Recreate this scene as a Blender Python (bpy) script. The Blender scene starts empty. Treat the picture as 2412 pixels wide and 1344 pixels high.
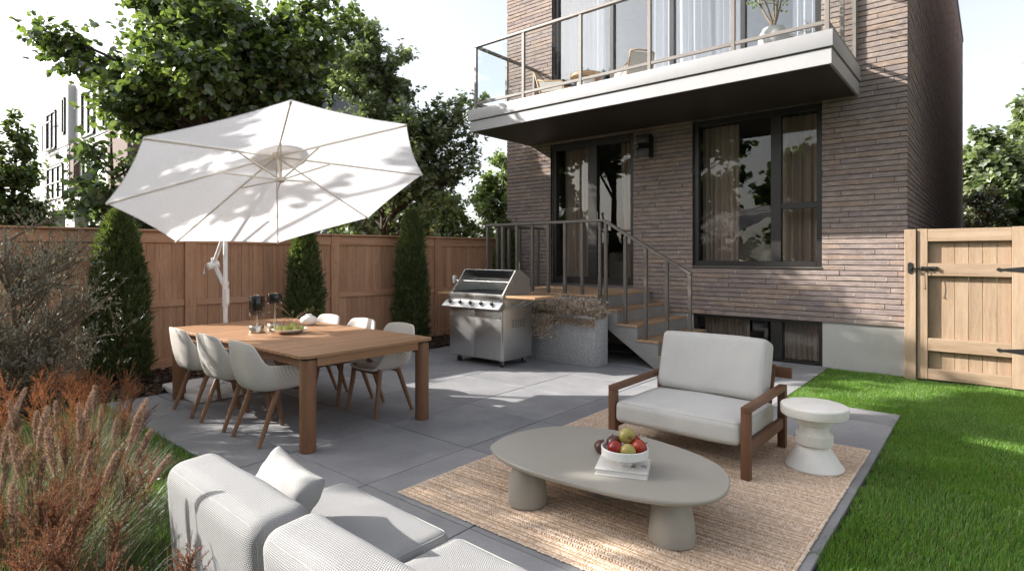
import bpy, bmesh, math, random
import numpy as np
from mathutils import Vector, Matrix, Euler

PI = math.pi
scene = bpy.context.scene
# ---------------------------------------------------------------- camera
cam_d = bpy.data.cameras.new("camera")
cam = bpy.data.objects.new("camera", cam_d)
scene.collection.objects.link(cam)
cam.location = (0, 0, 1.5)
cam.rotation_euler = (PI / 2, 0, math.radians(40.0))
cam_d.sensor_fit = 'HORIZONTAL'
cam_d.sensor_width = 36.0
cam_d.lens = 1350.0 / 2412.0 * 36.0
cam_d.shift_y = -72.0 / 2412.0
cam_d.clip_start = 0.05
cam_d.clip_end = 500.0
scene.camera = cam
# ---------------------------------------------------------------- sky, sun, exposure
SUN = Vector((1.80, 1.0, -1.10)).normalized()          # direction the light travels
SUN_EL = math.asin(-SUN.z)
SUN_AZ = math.atan2(-SUN.x, -SUN.y)                     # clockwise from +Y, towards the sun
world = bpy.data.worlds.new("World")
scene.world = world
world.use_nodes = True
wn = world.node_tree
wn.nodes.clear()
sky = wn.nodes.new("ShaderNodeTexSky")
sky.sky_type = 'NISHITA'
sky.sun_disc = False
sky.sun_elevation = SUN_EL
sky.sun_rotation = SUN_AZ
sky.air_density = 1.0
sky.dust_density = 3.0
sky.ozone_density = 1.0
bg = wn.nodes.new("ShaderNodeBackground")
bg.inputs["Strength"].default_value = 0.15
wo = wn.nodes.new("ShaderNodeOutputWorld")
hz = wn.nodes.new("ShaderNodeHueSaturation")              # pale hazy summer sky
hz.inputs["Saturation"].default_value = 0.34
wn.links.new(sky.outputs[0], hz.inputs["Color"])
wn.links.new(hz.outputs[0], bg.inputs[0])
wn.links.new(bg.outputs[0], wo.inputs[0])
sun_d = bpy.data.lights.new("sun", 'SUN')
sun_d.energy = 5.0
sun_d.angle = math.radians(0.55)
sun_d.color = (1.0, 0.95, 0.89)
sun_o = bpy.data.objects.new("sun", sun_d)
scene.collection.objects.link(sun_o)
sun_o.rotation_euler = SUN.to_track_quat('-Z', 'Y').to_euler()
sun_o.location = (-20, -10, 14)
scene.view_settings.view_transform = 'Standard'
scene.view_settings.look = 'None'
scene.view_settings.gamma = 1.0
scene.view_settings.exposure = 1.14
scene.view_settings.use_curve_mapping = False
scene.cycles.max_bounces = 8
scene.cycles.diffuse_bounces = 4
scene.cycles.glossy_bounces = 3
scene.cycles.transparent_max_bounces = 12
scene.cycles.transmission_bounces = 4
scene.cycles.caustics_reflective = False
scene.cycles.caustics_refractive = False
scene.cycles.sample_clamp_indirect = 6.0
scene.cycles.use_denoising = True

COL = scene.collection
RNG = np.random.default_rng(7)
random.seed(7)

# ---------------------------------------------------------------- helpers
def tag(o, label=None, cat=None, group=None, kind=None):
    if label: o["label"] = label
    if cat: o["category"] = cat
    if group: o["group"] = group
    if kind: o["kind"] = kind
    return o

def thing(name, label, cat, loc=(0, 0, 0), rz=0.0, group=None):
    o = bpy.data.objects.new(name, None)
    o.empty_display_size = 0.1
    COL.objects.link(o)
    o.location = loc
    o.rotation_euler = (0, 0, rz)
    return tag(o, label, cat, group)

def copy_tree(o, parent=None):
    c = o.copy()
    COL.objects.link(c)
    if parent is not None:
        c.parent = parent
    for ch in list(o.children):
        copy_tree(ch, c)
    return c

def finish(me, mat, smooth):
    if mat is not None:
        me.materials.append(mat)
    if smooth:
        me.polygons.foreach_set("use_smooth", [True] * len(me.polygons))
        if smooth is not True:
            me.set_sharp_from_angle(angle=math.radians(smooth))

def link(name, me, parent=None, loc=None, rot=None, world=False):
    o = bpy.data.objects.new(name, me)
    COL.objects.link(o)
    if parent is not None:
        o.parent = parent
        if world:                                   # verts were given in world space
            off = Vector((0, 0, 0)); p = parent
            while p is not None:
                off = off + Vector(p.location); p = p.parent
            o.location = -off
    if loc is not None: o.location = loc
    if rot is not None: o.rotation_euler = rot
    return o

def npobj(name, V, F, mat, parent=None, smooth=False, world=False, kind=None, loc=None):
    """V (n,3) array, F (m,k) array of equal-sized faces."""
    V = np.asarray(V, dtype=np.float32); F = np.asarray(F, dtype=np.int32)
    me = bpy.data.meshes.new(name)
    me.vertices.add(len(V)); me.vertices.foreach_set("co", V.ravel())
    k = F.shape[1]
    me.loops.add(F.size); me.loops.foreach_set("vertex_index", F.ravel())
    me.polygons.add(len(F))
    me.polygons.foreach_set("loop_start", np.arange(0, F.size, k, dtype=np.int32))
    me.polygons.foreach_set("loop_total", np.full(len(F), k, dtype=np.int32))
    me.update(calc_edges=True)
    finish(me, mat, smooth)
    o = link(name, me, parent, loc=loc, world=world)
    if kind: o["kind"] = kind
    return o

BOXF = [(0, 3, 2, 1), (4, 5, 6, 7), (0, 1, 5, 4), (1, 2, 6, 5), (2, 3, 7, 6), (3, 0, 4, 7)]

class MB:
    def __init__(self):
        self.v = []; self.f = []
    def add(self, vs, fs, M=None):
        n = len(self.v)
        for p in vs:
            p = Vector(p)
            self.v.append(tuple(M @ p) if M is not None else tuple(p))
        for f in fs:
            self.f.append(tuple(i + n for i in f))
        return self
    def box(self, x0, y0, z0, x1, y1, z1, M=None):
        return self.add([(x0, y0, z0), (x1, y0, z0), (x1, y1, z0), (x0, y1, z0),
                         (x0, y0, z1), (x1, y0, z1), (x1, y1, z1), (x0, y1, z1)], BOXF, M)
    def bar(self, p0, p1, w, h, up=(0, 0, 1)):
        p0 = Vector(p0); p1 = Vector(p1)
        d = (p1 - p0).normalized(); s = d.cross(Vector(up))
        if s.length < 1e-4: s = d.cross(Vector((0, 1, 0)))
        s.normalize(); u = s.cross(d)
        vs = []
        for p in (p0, p1):
            for a, b in ((-1, -1), (1, -1), (1, 1), (-1, 1)):
                vs.append(p + s * (a * w / 2) + u * (b * h / 2))
        return self.add(vs, [(0, 1, 2, 3), (7, 6, 5, 4), (0, 4, 5, 1), (1, 5, 6, 2), (2, 6, 7, 3), (3, 7, 4, 0)])
    def tube(self, pts, rad, n=8, caps=True):
        pts = [Vector(p) for p in pts]
        if not hasattr(rad, '__len__'): rad = [rad] * len(pts)
        rings = []; prev = None
        vs = []
        for i, p in enumerate(pts):
            d = (pts[min(i + 1, len(pts) - 1)] - pts[max(i - 1, 0)]).normalized()
            if prev is None:
                a = d.orthogonal().normalized()
            else:
                a = (prev - d * prev.dot(d))
                a = a.normalized() if a.length > 1e-6 else d.orthogonal().normalized()
            prev = a; b = d.cross(a)
            for k in range(n):
                t = 2 * PI * k / n
                vs.append(p + (a * math.cos(t) + b * math.sin(t)) * rad[i])
        fs = []
        for i in range(len(pts) - 1):
            for k in range(n):
                k2 = (k + 1) % n
                fs.append((i * n + k, i * n + k2, (i + 1) * n + k2, (i + 1) * n + k))
        if caps:
            fs.append(tuple(range(n - 1, -1, -1)))
            m = (len(pts) - 1) * n
            fs.append(tuple(range(m, m + n)))
        return self.add(vs, fs)
    def lathe(self, prof, n=24, c=(0, 0, 0), M=None):
        vs = []; fs = []
        for r, z in prof:
            for k in range(n):
                t = 2 * PI * k / n
                vs.append((c[0] + r * math.cos(t), c[1] + r * math.sin(t), c[2] + z))
        for i in range(len(prof) - 1):
            for k in range(n):
                k2 = (k + 1) % n
                fs.append((i * n + k, i * n + k2, (i + 1) * n + k2, (i + 1) * n + k))
        fs.append(tuple(range(n - 1, -1, -1)))
        m = (len(prof) - 1) * n
        fs.append(tuple(range(m, m + n)))
        return self.add(vs, fs, M)
    def prism(self, poly, h0, h1, M=None):
        n = len(poly)
        vs = [(p[0], p[1], h0) for p in poly] + [(p[0], p[1], h1) for p in poly]
        fs = [tuple(range(n - 1, -1, -1)), tuple(range(n, 2 * n))]
        fs += [(i, (i + 1) % n, n + (i + 1) % n, n + i) for i in range(n)]
        return self.add(vs, fs, M)
    def build(self, name, mat, parent=None, smooth=False, bevel=0.0, seg=2, world=False, loc=None, rot=None):
        me = bpy.data.meshes.new(name)
        me.from_pydata(self.v, [], self.f)
        me.update()
        if bevel or True:
            bm = bmesh.new(); bm.from_mesh(me)
            bmesh.ops.recalc_face_normals(bm, faces=bm.faces)
            if bevel:
                ed = [e for e in bm.edges if len(e.link_faces) == 2 and e.calc_face_angle(0) > 0.5]
                bmesh.ops.bevel(bm, geom=ed, offset=bevel, segments=seg, profile=0.6, affect='EDGES', clamp_overlap=True)
            bm.to_mesh(me); bm.free()
        finish(me, mat, smooth if smooth else (22 if bevel else False))
        return link(name, me, parent, loc=loc, rot=rot, world=world)

def XZ(y0=0):  # matrix turning prism (x, z, h) into world x, y=h, z
    return Matrix(((1, 0, 0, 0), (0, 0, 1, y0), (0, 1, 0, 0), (0, 0, 0, 1)))
def YZ(x0=0):
    return Matrix(((0, 0, 1, x0), (1, 0, 0, 0), (0, 1, 0, 0), (0, 0, 0, 1)))

def rbox_mesh(w, d, h, r, cuts=10, puff=(0, 0, 0), wob=0.0, seed=0, pinch=0.0):
    """soft rounded box centred at the origin: size w,d,h, corner radius r, puffed faces."""
    bm = bmesh.new()
    bmesh.ops.create_cube(bm, size=2.0)
    bmesh.ops.subdivide_edges(bm, edges=bm.edges[:], cuts=cuts, use_grid_fill=True)
    hx, hy, hz = w / 2, d / 2, h / 2
    uvl = bm.loops.layers.uv.new("UVMap")
    bm.normal_update()
    for f in bm.faces:
        nn = f.normal
        for lp in f.loops:
            x, y, z = [math.copysign(abs(q) ** .75, q) * hh for q, hh in zip(lp.vert.co, (hx, hy, hz))]
            if abs(nn.z) > .5: uv = (x, y if nn.z > 0 else -y - 2 * hz)
            elif abs(nn.y) > .5: uv = (x, (hy + hz - z) if nn.y > 0 else (-hy - hz + z))
            else: uv = (hx + hz - z if nn.x > 0 else -hx - hz + z, y)
            lp[uvl].uv = uv
    rr = min(r, hx, hy, hz)
    ph = [random.Random(seed + i).uniform(0, 6.28) for i in range(6)]
    for v in bm.verts:
        u = v.co.copy()
        def warp(a, half):          # keep vertices near the rounded corners
            s = math.copysign(1, a); a = abs(a)
            return s * (a ** 0.75)
        p = Vector((warp(u.x, hx) * hx, warp(u.y, hy) * hy, warp(u.z, hz) * hz))
        c = Vector((max(-hx + rr, min(hx - rr, p.x)), max(-hy + rr, min(hy - rr, p.y)), max(-hz + rr, min(hz - rr, p.z))))
        dlt = p - c
        if dlt.length > 1e-9:
            p = c + dlt.normalized() * rr if (abs(u.x) > .999 or abs(u.y) > .999 or abs(u.z) > .999) else p
        fx = max(0, 1 - (p.x / hx) ** 2); fy = max(0, 1 - (p.y / hy) ** 2); fz = max(0, 1 - (p.z / hz) ** 2)
        p.x += math.copysign(puff[0] * fy * fz, p.x) if abs(p.x) > hx * .5 else 0
        p.y += math.copysign(puff[1] * fx * fz, p.y) if abs(p.y) > hy * .5 else 0
        p.z += math.copysign(puff[2] * fx * fy, p.z) if abs(p.z) > hz * .5 else 0
        if pinch:
            k = (1 - pinch * (1 - max(0, 1 - abs(p.x / hx) ** 6)) * (1 - max(0, 1 - abs(p.y / hy) ** 6)))
            p.z *= k
        if wob:
            q = wob * (math.sin(9 * p.x + ph[0]) * math.sin(7 * p.y + ph[1]) + .6 * math.sin(15 * p.x + 11 * p.z + ph[2]))
            p.z += q; p.y += q * .6
        v.co = p
    return bm

def rbox(name, w, d, h, r, mat, parent=None, loc=(0, 0, 0), rot=(0, 0, 0), **k):
    bm = rbox_mesh(w, d, h, r, **k)
    me = bpy.data.meshes.new(name)
    bm.to_mesh(me); bm.free()
    finish(me, mat, True)
    return link(name, me, parent, loc=loc, rot=rot)

def pillow_mesh(w, d, T, seed=0):
    """knife edge scatter pillow: thin seams, pulled out corners, soft creases"""
    N = 26; V = []; F = []; uv = []
    r = random.Random(seed); ph = [r.uniform(0, 6) for _ in range(6)]
    for side in (1, -1):
        for i in range(N + 1):
            for j in range(N + 1):
                u = math.sin((i / N - .5) * PI); v = math.sin((j / N - .5) * PI)
                x = u * w / 2 * (1 - .085 * (1 - v * v)); y = v * d / 2 * (1 - .085 * (1 - u * u))
                t = T / 2 * (max(0, 1 - u ** 4) * max(0, 1 - v ** 4)) ** .42
                ed = max(abs(u), abs(v))
                cr = .006 * math.sin(14 * math.atan2(v, u + 1e-6) + ph[0]) * ed ** 4 * (1 - ed ** 10) + .003 * math.sin(9 * u + 5 * v + ph[1])
                V.append((x, y, side * (t + cr * min(1, t / (T * .15))) )); uv.append((x, y))
    M1 = (N + 1) ** 2
    for i in range(N):
        for j in range(N):
            a = i * (N + 1) + j
            F.append((a, a + N + 1, a + N + 2, a + 1)); F.append((M1 + a, M1 + a + 1, M1 + a + N + 2, M1 + a + N + 1))
    me = bpy.data.meshes.new("pillow"); me.from_pydata(V, [], F); me.update()
    ul = me.uv_layers.new(name="UVMap")
    for lp in me.loops: ul.data[lp.index].uv = uv[lp.vertex_index]
    bm = bmesh.new(); bm.from_mesh(me); bmesh.ops.remove_doubles(bm, verts=bm.verts, dist=.0004); bmesh.ops.recalc_face_normals(bm, faces=bm.faces); bm.to_mesh(me); bm.free()
    return me

def piping(o, w, d, h, r, face, rad=.0032, mat_=None):
    """welt round one face of a soft box: face 'z+' (top) or 'y-' / 'y+' (front / back)"""
    k = r * .293
    if face == 'z+': pts = [(x, y, h / 2 - k + .001) for x, y in rrect(-w / 2 + k, -d / 2 + k, w / 2 - k, d / 2 - k, r * .9)]
    else:
        sy = -1 if face == 'y-' else 1
        pts = [(x, sy * (d / 2 - k + .001), z) for x, z in rrect(-w / 2 + k, -h / 2 + k, w / 2 - k, h / 2 - k, r * .9)]
    long = []
    for a, b in zip(pts, pts[1:] + pts[:1]):
        long += [Vector(a).lerp(Vector(b), q / 6) for q in range(6)]
    MB().tube(long + long[:1], rad, 5, caps=False).build("piping", mat_ or M['piping'], o, smooth=True)

def rrect(x0, y0, x1, y1, r, n=5):
    out = []
    for cx, cy, a0 in ((x1 - r, y1 - r, 0), (x0 + r, y1 - r, PI / 2), (x0 + r, y0 + r, PI), (x1 - r, y0 + r, 1.5 * PI)):
        for i in range(n + 1):
            a = a0 + i / n * PI / 2
            out.append((cx + r * math.cos(a), cy + r * math.sin(a)))
    return out

# ---------------------------------------------------------------- materials
class NT:
    def __init__(self, name):
        self.m = bpy.data.materials.new(name)
        self.m.use_nodes = True
        self.t = self.m.node_tree
        self.t.nodes.clear()
        self.out = self.n("ShaderNodeOutputMaterial")
    def n(self, kind, **kw):
        x = self.t.nodes.new(kind)
        for k, v in kw.items():
            if hasattr(x, k): setattr(x, k, v)
        return x
    def l(self, a, b):
        self.t.links.new(a, b)
    def set(self, node, **kw):
        for k, v in kw.items():
            k = k.replace('_', ' ')
            s = node.inputs[k]
            if hasattr(v, 'is_linked') or isinstance(v, bpy.types.NodeSocket): self.l(v, s)
            else: s.default_value = v
        return node
    def math(self, op, a, b=None, c=None):
        x = self.n("ShaderNodeMath", operation=op)
        for i, v in enumerate((a, b, c)):
            if v is None: continue
            if isinstance(v, bpy.types.NodeSocket): self.l(v, x.inputs[i])
            else: x.inputs[i].default_value = v
        return x.outputs[0]
    def mix(self, fac, a, b, typ='MIX'):
        x = self.n("ShaderNodeMix", data_type='RGBA', blend_type=typ)
        for s, v in ((x.inputs["Factor"], fac), (x.inputs["A"], a), (x.inputs["B"], b)):
            pass
        ins = [i for i in x.inputs if i.enabled]
        f = x.inputs[0]; A = x.inputs[6]; B = x.inputs[7]
        for s, v in ((f, fac), (A, a), (B, b)):
            if isinstance(v, bpy.types.NodeSocket): self.l(v, s)
            else: s.default_value = v if not isinstance(v, tuple) or len(v) == 4 else (*v, 1)
        return x.outputs[2]
    def coords(self, scale=(1, 1, 1), rand=False, rot=(0, 0, 0), kind="Object"):
        tc = self.n("ShaderNodeTexCoord")
        mp = self.n("ShaderNodeMapping")
        mp.inputs["Scale"].default_value = scale
        mp.inputs["Rotation"].default_value = rot
        src = tc.outputs[kind]
        if rand:
            oi = self.n("ShaderNodeObjectInfo")
            va = self.n("ShaderNodeVectorMath", operation='ADD')
            k = self.n("ShaderNodeVectorMath", operation='SCALE')
            k.inputs["Scale"].default_value = 37.0
            cb = self.n("ShaderNodeCombineXYZ")
            self.l(oi.outputs["Random"], cb.inputs[0]); self.l(oi.outputs["Random"], cb.inputs[1]); self.l(oi.outputs["Random"], cb.inputs[2])
            self.l(cb.outputs[0], k.inputs[0])
            self.l(src, va.inputs[0]); self.l(k.outputs[0], va.inputs[1])
            src = va.outputs[0]
        self.l(src, mp.inputs["Vector"])
        return mp.outputs[0]
    def noise(self, vec, scale=5, detail=4, rough=0.55, dist=0.0):
        x = self.n("ShaderNodeTexNoise")
        self.l(vec, x.inputs["Vector"])
        x.inputs["Scale"].default_value = scale; x.inputs["Detail"].default_value = detail
        x.inputs["Roughness"].default_value = rough; x.inputs["Distortion"].default_value = dist
        return x.outputs[0]
    def ramp(self, fac, stops):
        x = self.n("ShaderNodeValToRGB")
        e = x.color_ramp.elements
        while len(e) < len(stops): e.new(0.5)
        for i, (p, c) in enumerate(stops):
            e[i].position = p
            e[i].color = (*c, 1) if len(c) == 3 else c
        self.l(fac, x.inputs[0])
        return x.outputs[0]
    def bump(self, h, strength=0.3, dist=0.01, normal=None):
        x = self.n("ShaderNodeBump")
        x.inputs["Strength"].default_value = strength; x.inputs["Distance"].default_value = dist
        self.l(h, x.inputs["Height"])
        if normal is not None: self.l(normal, x.inputs["Normal"])
        return x.outputs[0]
    def pbr(self, color, rough=0.6, metal=0.0, spec=0.5, normal=None, **kw):
        p = self.n("ShaderNodeBsdfPrincipled")
        for s, v in (("Base Color", color), ("Roughness", rough), ("Metallic", metal), ("Specular IOR Level", spec)):
            if isinstance(v, bpy.types.NodeSocket): self.l(v, p.inputs[s])
            elif s == "Base Color": p.inputs[s].default_value = (*v, 1) if len(v) == 3 else v
            else: p.inputs[s].default_value = v
        if normal is not None: self.l(normal, p.inputs["Normal"])
        for k, v in kw.items(): p.inputs[k].default_value = v
        return p.outputs[0]
    def done(self, shader):
        self.l(shader, self.out.inputs["Surface"])
        return self.m

def m_plain(name, c, rough=0.5, metal=0.0, var=0.12, scale=6.0, bump=0.05, bscale=60.0, spec=0.5, bdist=0.004, rand=0.0):
    t = NT(name)
    co = t.coords(rand=True)
    n1 = t.noise(co, scale, 5, 0.6)
    d = tuple(max(0, x * (1 - var)) for x in c); b = tuple(min(1, x * (1 + var)) for x in c)
    col = t.ramp(n1, [(0.3, d), (0.7, b)])
    if rand:
        oi = t.n("ShaderNodeObjectInfo")
        k = t.math('MULTIPLY_ADD', oi.outputs["Random"], rand, 1 - rand / 2)
        hs = t.n("ShaderNodeHueSaturation"); t.l(k, hs.inputs["Value"]); t.l(col, hs.inputs["Color"]); col = hs.outputs[0]
    nm = None
    if bump:
        nm = t.bump(t.noise(co, bscale, 4, 0.6), bump, bdist)
    r = t.math('MULTIPLY_ADD', n1, 0.18, rough - 0.09)
    return t.done(t.pbr(col, r, metal, spec, nm))

def m_wood(name, dark, mid, light, axis='z', rough=0.55, fine=1.0, rand=0.25, bump=0.25):
    t = NT(name)
    st = {'x': (0.6, 9, 9), 'y': (9, 0.6, 9), 'z': (9, 9, 0.6)}[axis]
    co = t.coords(tuple(s * fine for s in st), rand=True)
    n1 = t.noise(co, 1.6, 5, 0.6, 0.6)
    st2 = tuple(s * 7 * fine for s in st)
    co2 = t.coords(st2, rand=True)
    n2 = t.noise(co2, 2.2, 4, 0.7)
    f = t.math('MULTIPLY_ADD', n2, 0.45, t.math('MULTIPLY', n1, 0.55))
    col = t.ramp(f, [(0.28, dark), (0.5, mid), (0.74, light)])
    oi = t.n("ShaderNodeObjectInfo")
    k = t.math('MULTIPLY_ADD', oi.outputs["Random"], rand, 1 - rand / 2)
    hs = t.n("ShaderNodeHueSaturation"); t.l(k, hs.inputs["Value"]); t.l(col, hs.inputs["Color"])
    nm = t.bump(f, bump, 0.003)
    return t.done(t.pbr(hs.outputs[0], t.math('MULTIPLY_ADD', n2, 0.2, rough - 0.1), 0, 0.35, nm))

def m_leaf(name, dark, light, trans=0.35, gloss=0.06, rough=0.4, tint=(1.0, 1.25, 0.45), dry=None):
    t = NT(name)
    ge = t.n("ShaderNodeNewGeometry")
    oi = t.n("ShaderNodeObjectInfo")
    r = t.math('FRACT', t.math('ADD', ge.outputs["Random Per Island"], oi.outputs["Random"]))
    co = t.coords((1, 1, 1))
    n = t.noise(co, 1.3, 3, 0.6)
    f = t.math('MULTIPLY_ADD', n, 0.45, t.math('MULTIPLY', r, 0.62))
    col = t.ramp(f, [(0.15, dark), (0.8, light)])
    if dry:
        col = t.mix(t.math('GREATER_THAN', r, 1 - dry[0]), col, dry[1])
    df = t.n("ShaderNodeBsdfDiffuse"); t.l(col, df.inputs[0])
    tr = t.n("ShaderNodeBsdfTranslucent")
    t.l(t.mix(1.0, col, (tint[0] * 1.6, tint[1] * 1.6, tint[2] * 1.6), 'MULTIPLY'), tr.inputs[0])
    m1 = t.n("ShaderNodeMixShader"); m1.inputs[0].default_value = trans
    t.l(df.outputs[0], m1.inputs[1]); t.l(tr.outputs[0], m1.inputs[2])
    gl = t.n("ShaderNodeBsdfGlossy"); gl.inputs["Roughness"].default_value = rough
    gl.inputs["Color"].default_value = (0.9, 0.95, 1.0, 1)
    m2 = t.n("ShaderNodeMixShader"); m2.inputs[0].default_value = gloss
    t.l(m1.outputs[0], m2.inputs[1]); t.l(gl.outputs[0], m2.inputs[2])
    return t.done(m2.outputs[0])

def m_glass(name, ior=1.6, tint=(0.93, 0.96, 0.95)):
    t = NT(name)
    fr = t.n("ShaderNodeFresnel")
    ge = t.n("ShaderNodeNewGeometry")
    t.l(t.math('ADD', t.math('MULTIPLY', ge.outputs["Backfacing"], 1 / ior - ior), ior), fr.inputs["IOR"])
    tp = t.n("ShaderNodeBsdfTransparent"); tp.inputs[0].default_value = (*tint, 1)
    gl = t.n("ShaderNodeBsdfGlossy"); gl.inputs["Roughness"].default_value = 0.0
    gl.inputs["Color"].default_value = (1, 1, 1, 1)
    mx = t.n("ShaderNodeMixShader")
    t.l(fr.outputs[0], mx.inputs[0]); t.l(tp.outputs[0], mx.inputs[1]); t.l(gl.outputs[0], mx.inputs[2])
    return t.done(mx.outputs[0])

def m_weave(name, c1, c2, pitch=0.008, bump=0.6, rough=0.9, dist=0.003):
    """staggered basket weave laid out along the unrolled faces (UV in metres)"""
    t = NT(name)
    tc = t.n("ShaderNodeTexCoord")
    sp = t.n("ShaderNodeSeparateXYZ"); t.l(tc.outputs["UV"], sp.inputs[0])
    v = t.math('MULTIPLY', sp.outputs[1], 1 / (pitch * .8))
    row = t.math('FLOOR', v)
    co = t.coords()
    n2 = t.noise(co, 5, 3, 0.5); n = t.noise(co, 90, 3, 0.7); n3 = t.noise(co, 26, 2, 0.5)
    u = t.math('ADD', t.math('MULTIPLY_ADD', sp.outputs[0], 1 / pitch, t.math('MULTIPLY', row, 0.5)), t.math('MULTIPLY', n3, 1.2))
    a = t.math('ABSOLUTE', t.math('SINE', t.math('MULTIPLY', u, PI)))
    b = t.math('ABSOLUTE', t.math('SINE', t.math('MULTIPLY', v, PI)))
    st = t.math('POWER', t.math('MULTIPLY', a, b), 0.6)
    h = t.math('MULTIPLY_ADD', n, 0.45, st)
    f = t.math('ADD', t.math('MULTIPLY', h, 0.5), t.math('MULTIPLY', n2, 0.22))
    col = t.ramp(f, [(0.2, c1), (0.66, c2)])
    return t.done(t.pbr(col, rough, 0, 0.12, t.bump(h, bump, dist)))

M = {}
def build_materials():
    # brick: colour per brick, mottled faces
    t = NT("clay_brick")
    ge = t.n("ShaderNodeNewGeometry"); oi = t.n("ShaderNodeObjectInfo")
    r = t.math('FRACT', t.math('ADD', ge.outputs["Random Per Island"], oi.outputs["Random"]))
    co = t.coords()
    n1 = t.noise(t.coords((1, 1, 2.2)), 7, 6, 0.65, 0.4); n2 = t.noise(co, 55, 4, 0.7)
    base = t.ramp(r, [(0.0, (0.265, 0.216, 0.202)), (0.35, (0.29, 0.236, 0.215)), (0.62, (0.315, 0.255, 0.226)), (0.88, (0.325, 0.244, 0.198)), (1.0, (0.25, 0.208, 0.204))])
    mott = t.ramp(n1, [(0.35, (0.78, 0.76, 0.77)), (0.55, (1, 1, 1)), (0.74, (1.38, 1.32, 1.18))])
    col = t.mix(1.0, base, mott, 'MULTIPLY')
    col = t.mix(0.5, col, t.ramp(n2, [(0.3, (0.75, 0.75, 0.75)), (0.7, (1.2, 1.2, 1.2))]), 'MULTIPLY')
    h = t.math('MULTIPLY_ADD', n2, 0.5, n1)
    M['brick'] = t.done(t.pbr(col, 0.9, 0, 0.2, t.bump(h, 0.55, 0.006)))
    M['mortar_light'] = m_plain("light_mortar", (0.34, 0.31, 0.285), 0.95, var=0.25, scale=40, bump=0.4, bscale=150)
    M['mortar'] = m_plain("mortar", (0.13, 0.115, 0.105), 0.95, var=0.2, bump=0.3, bscale=150)
    # concrete
    def conc(name, a, b, sc=3.0, speck=0.0, rough=0.75, bs=0.12, rand=0.12):
        t = NT(name)
        co = t.coords(rand=True)
        n1 = t.noise(co, sc, 6, 0.62); n2 = t.noise(co, sc * 22, 4, 0.7); n3 = t.noise(co, sc * .8, 3, 0.5)
        f = t.math('MULTIPLY_ADD', n2, 0.25, t.math('MULTIPLY', n1, 0.75))
        col = t.ramp(f, [(0.3, a), (0.68, b)])
        if speck:
            vo = t.n("ShaderNodeTexVoronoi"); t.l(co, vo.inputs["Vector"]); vo.inputs["Scale"].default_value = 110
            cc = t.n("ShaderNodeSeparateColor"); t.l(vo.outputs["Color"], cc.inputs[0])
            k = t.math('GREATER_THAN', cc.outputs[0], 0.72)
            k2 = t.math('LESS_THAN', cc.outputs[0], 0.14)
            col = t.mix(t.math('MULTIPLY', k, speck), col, (0.62, 0.60, 0.57))
            col = t.mix(t.math('MULTIPLY', k2, speck), col, (0.10, 0.10, 0.10))
        else:
            # scattered scuffs and dark spots
            st = t.noise(t.coords(rand=True), sc * 5, 5, 0.75, 1.5)
            k = t.ramp(st, [(0.62, (0, 0, 0)), (0.72, (1, 1, 1))])
            col = t.mix(t.math('MULTIPLY', k, 0.38), col, tuple(x * 0.55 for x in a))
            st2 = t.noise(t.coords((1, 3, 1), rand=True), sc * 9, 4, 0.8, 2.0)
            k3 = t.ramp(st2, [(0.68, (0, 0, 0)), (0.75, (1, 1, 1))])
            col = t.mix(t.math('MULTIPLY', k3, 0.2), col, tuple(min(1, x * 1.5) for x in b))
        if rand:
            oi = t.n("ShaderNodeObjectInfo")
            hs = t.n("ShaderNodeHueSaturation"); t.l(t.math('MULTIPLY_ADD', oi.outputs["Random"], rand, 1 - rand / 2), hs.inputs["Value"])
            t.l(col, hs.inputs["Color"]); col = hs.outputs[0]
        rr = t.math('MULTIPLY_ADD', n1, 0.3, rough - 0.15)
        M[name] = t.done(t.pbr(col, rr, 0, 0.35, t.bump(n2, bs, 0.004)))
    conc('paver', (0.185, 0.187, 0.20), (0.32, 0.317, 0.32), 1.9, rand=0.2)
    conc('joint', (0.08, 0.08, 0.082), (0.12, 0.12, 0.12), 6)
    conc('plinth', (0.36, 0.35, 0.335), (0.46, 0.45, 0.43), 1.6)
    conc('stair_concrete', (0.20, 0.195, 0.19), (0.30, 0.29, 0.28), 2.5)
    conc('terrazzo', (0.33, 0.33, 0.34), (0.42, 0.42, 0.42), 9, speck=0.42, bs=0.2)
    conc('white_stone', (0.72, 0.69, 0.63), (0.82, 0.80, 0.75), 9, speck=0.0, bs=0.2, rand=0)
    M['soil'] = m_plain("soil", (0.045, 0.032, 0.022), 0.95, var=0.5, scale=20, bump=0.8, bscale=60, bdist=0.02)
    M['lawn_soil'] = m_plain("lawn_soil", (0.028, 0.045, 0.014), 0.95, var=0.5, scale=20, bump=0.8, bscale=90, bdist=0.02)
    M['field'] = m_plain("field", (0.06, 0.08, 0.03), 0.95, var=0.4, scale=1.5, bump=0.3, bscale=20)
    M['bark'] = m_plain("bark_mulch", (0.085, 0.053, 0.037), 0.9, var=0.5, scale=14, bump=0.5, bscale=70, rand=0.4)
    t = NT("bark_chips")
    ge = t.n("ShaderNodeNewGeometry")
    col = t.ramp(ge.outputs["Random Per Island"], [(0, (0.03, 0.019, 0.013)), (0.5, (0.085, 0.053, 0.035)), (1, (0.17, 0.12, 0.085))])
    M['chips'] = t.done(t.pbr(col, 0.85, 0, 0.2, t.bump(t.noise(t.coords((1, 1, 1)), 160, 3, 0.6), 0.5, 0.004)))
    # painted / metal
    M['fascia'] = m_plain("fascia_paint", (0.355, 0.352, 0.355), 0.45, var=0.05, scale=2, bump=0.03)
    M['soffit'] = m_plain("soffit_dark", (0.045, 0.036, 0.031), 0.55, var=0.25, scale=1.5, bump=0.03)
    M['rail_light'] = m_plain("railing_taupe", (0.20, 0.178, 0.158), 0.4, var=0.08, bump=0.02)
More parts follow.
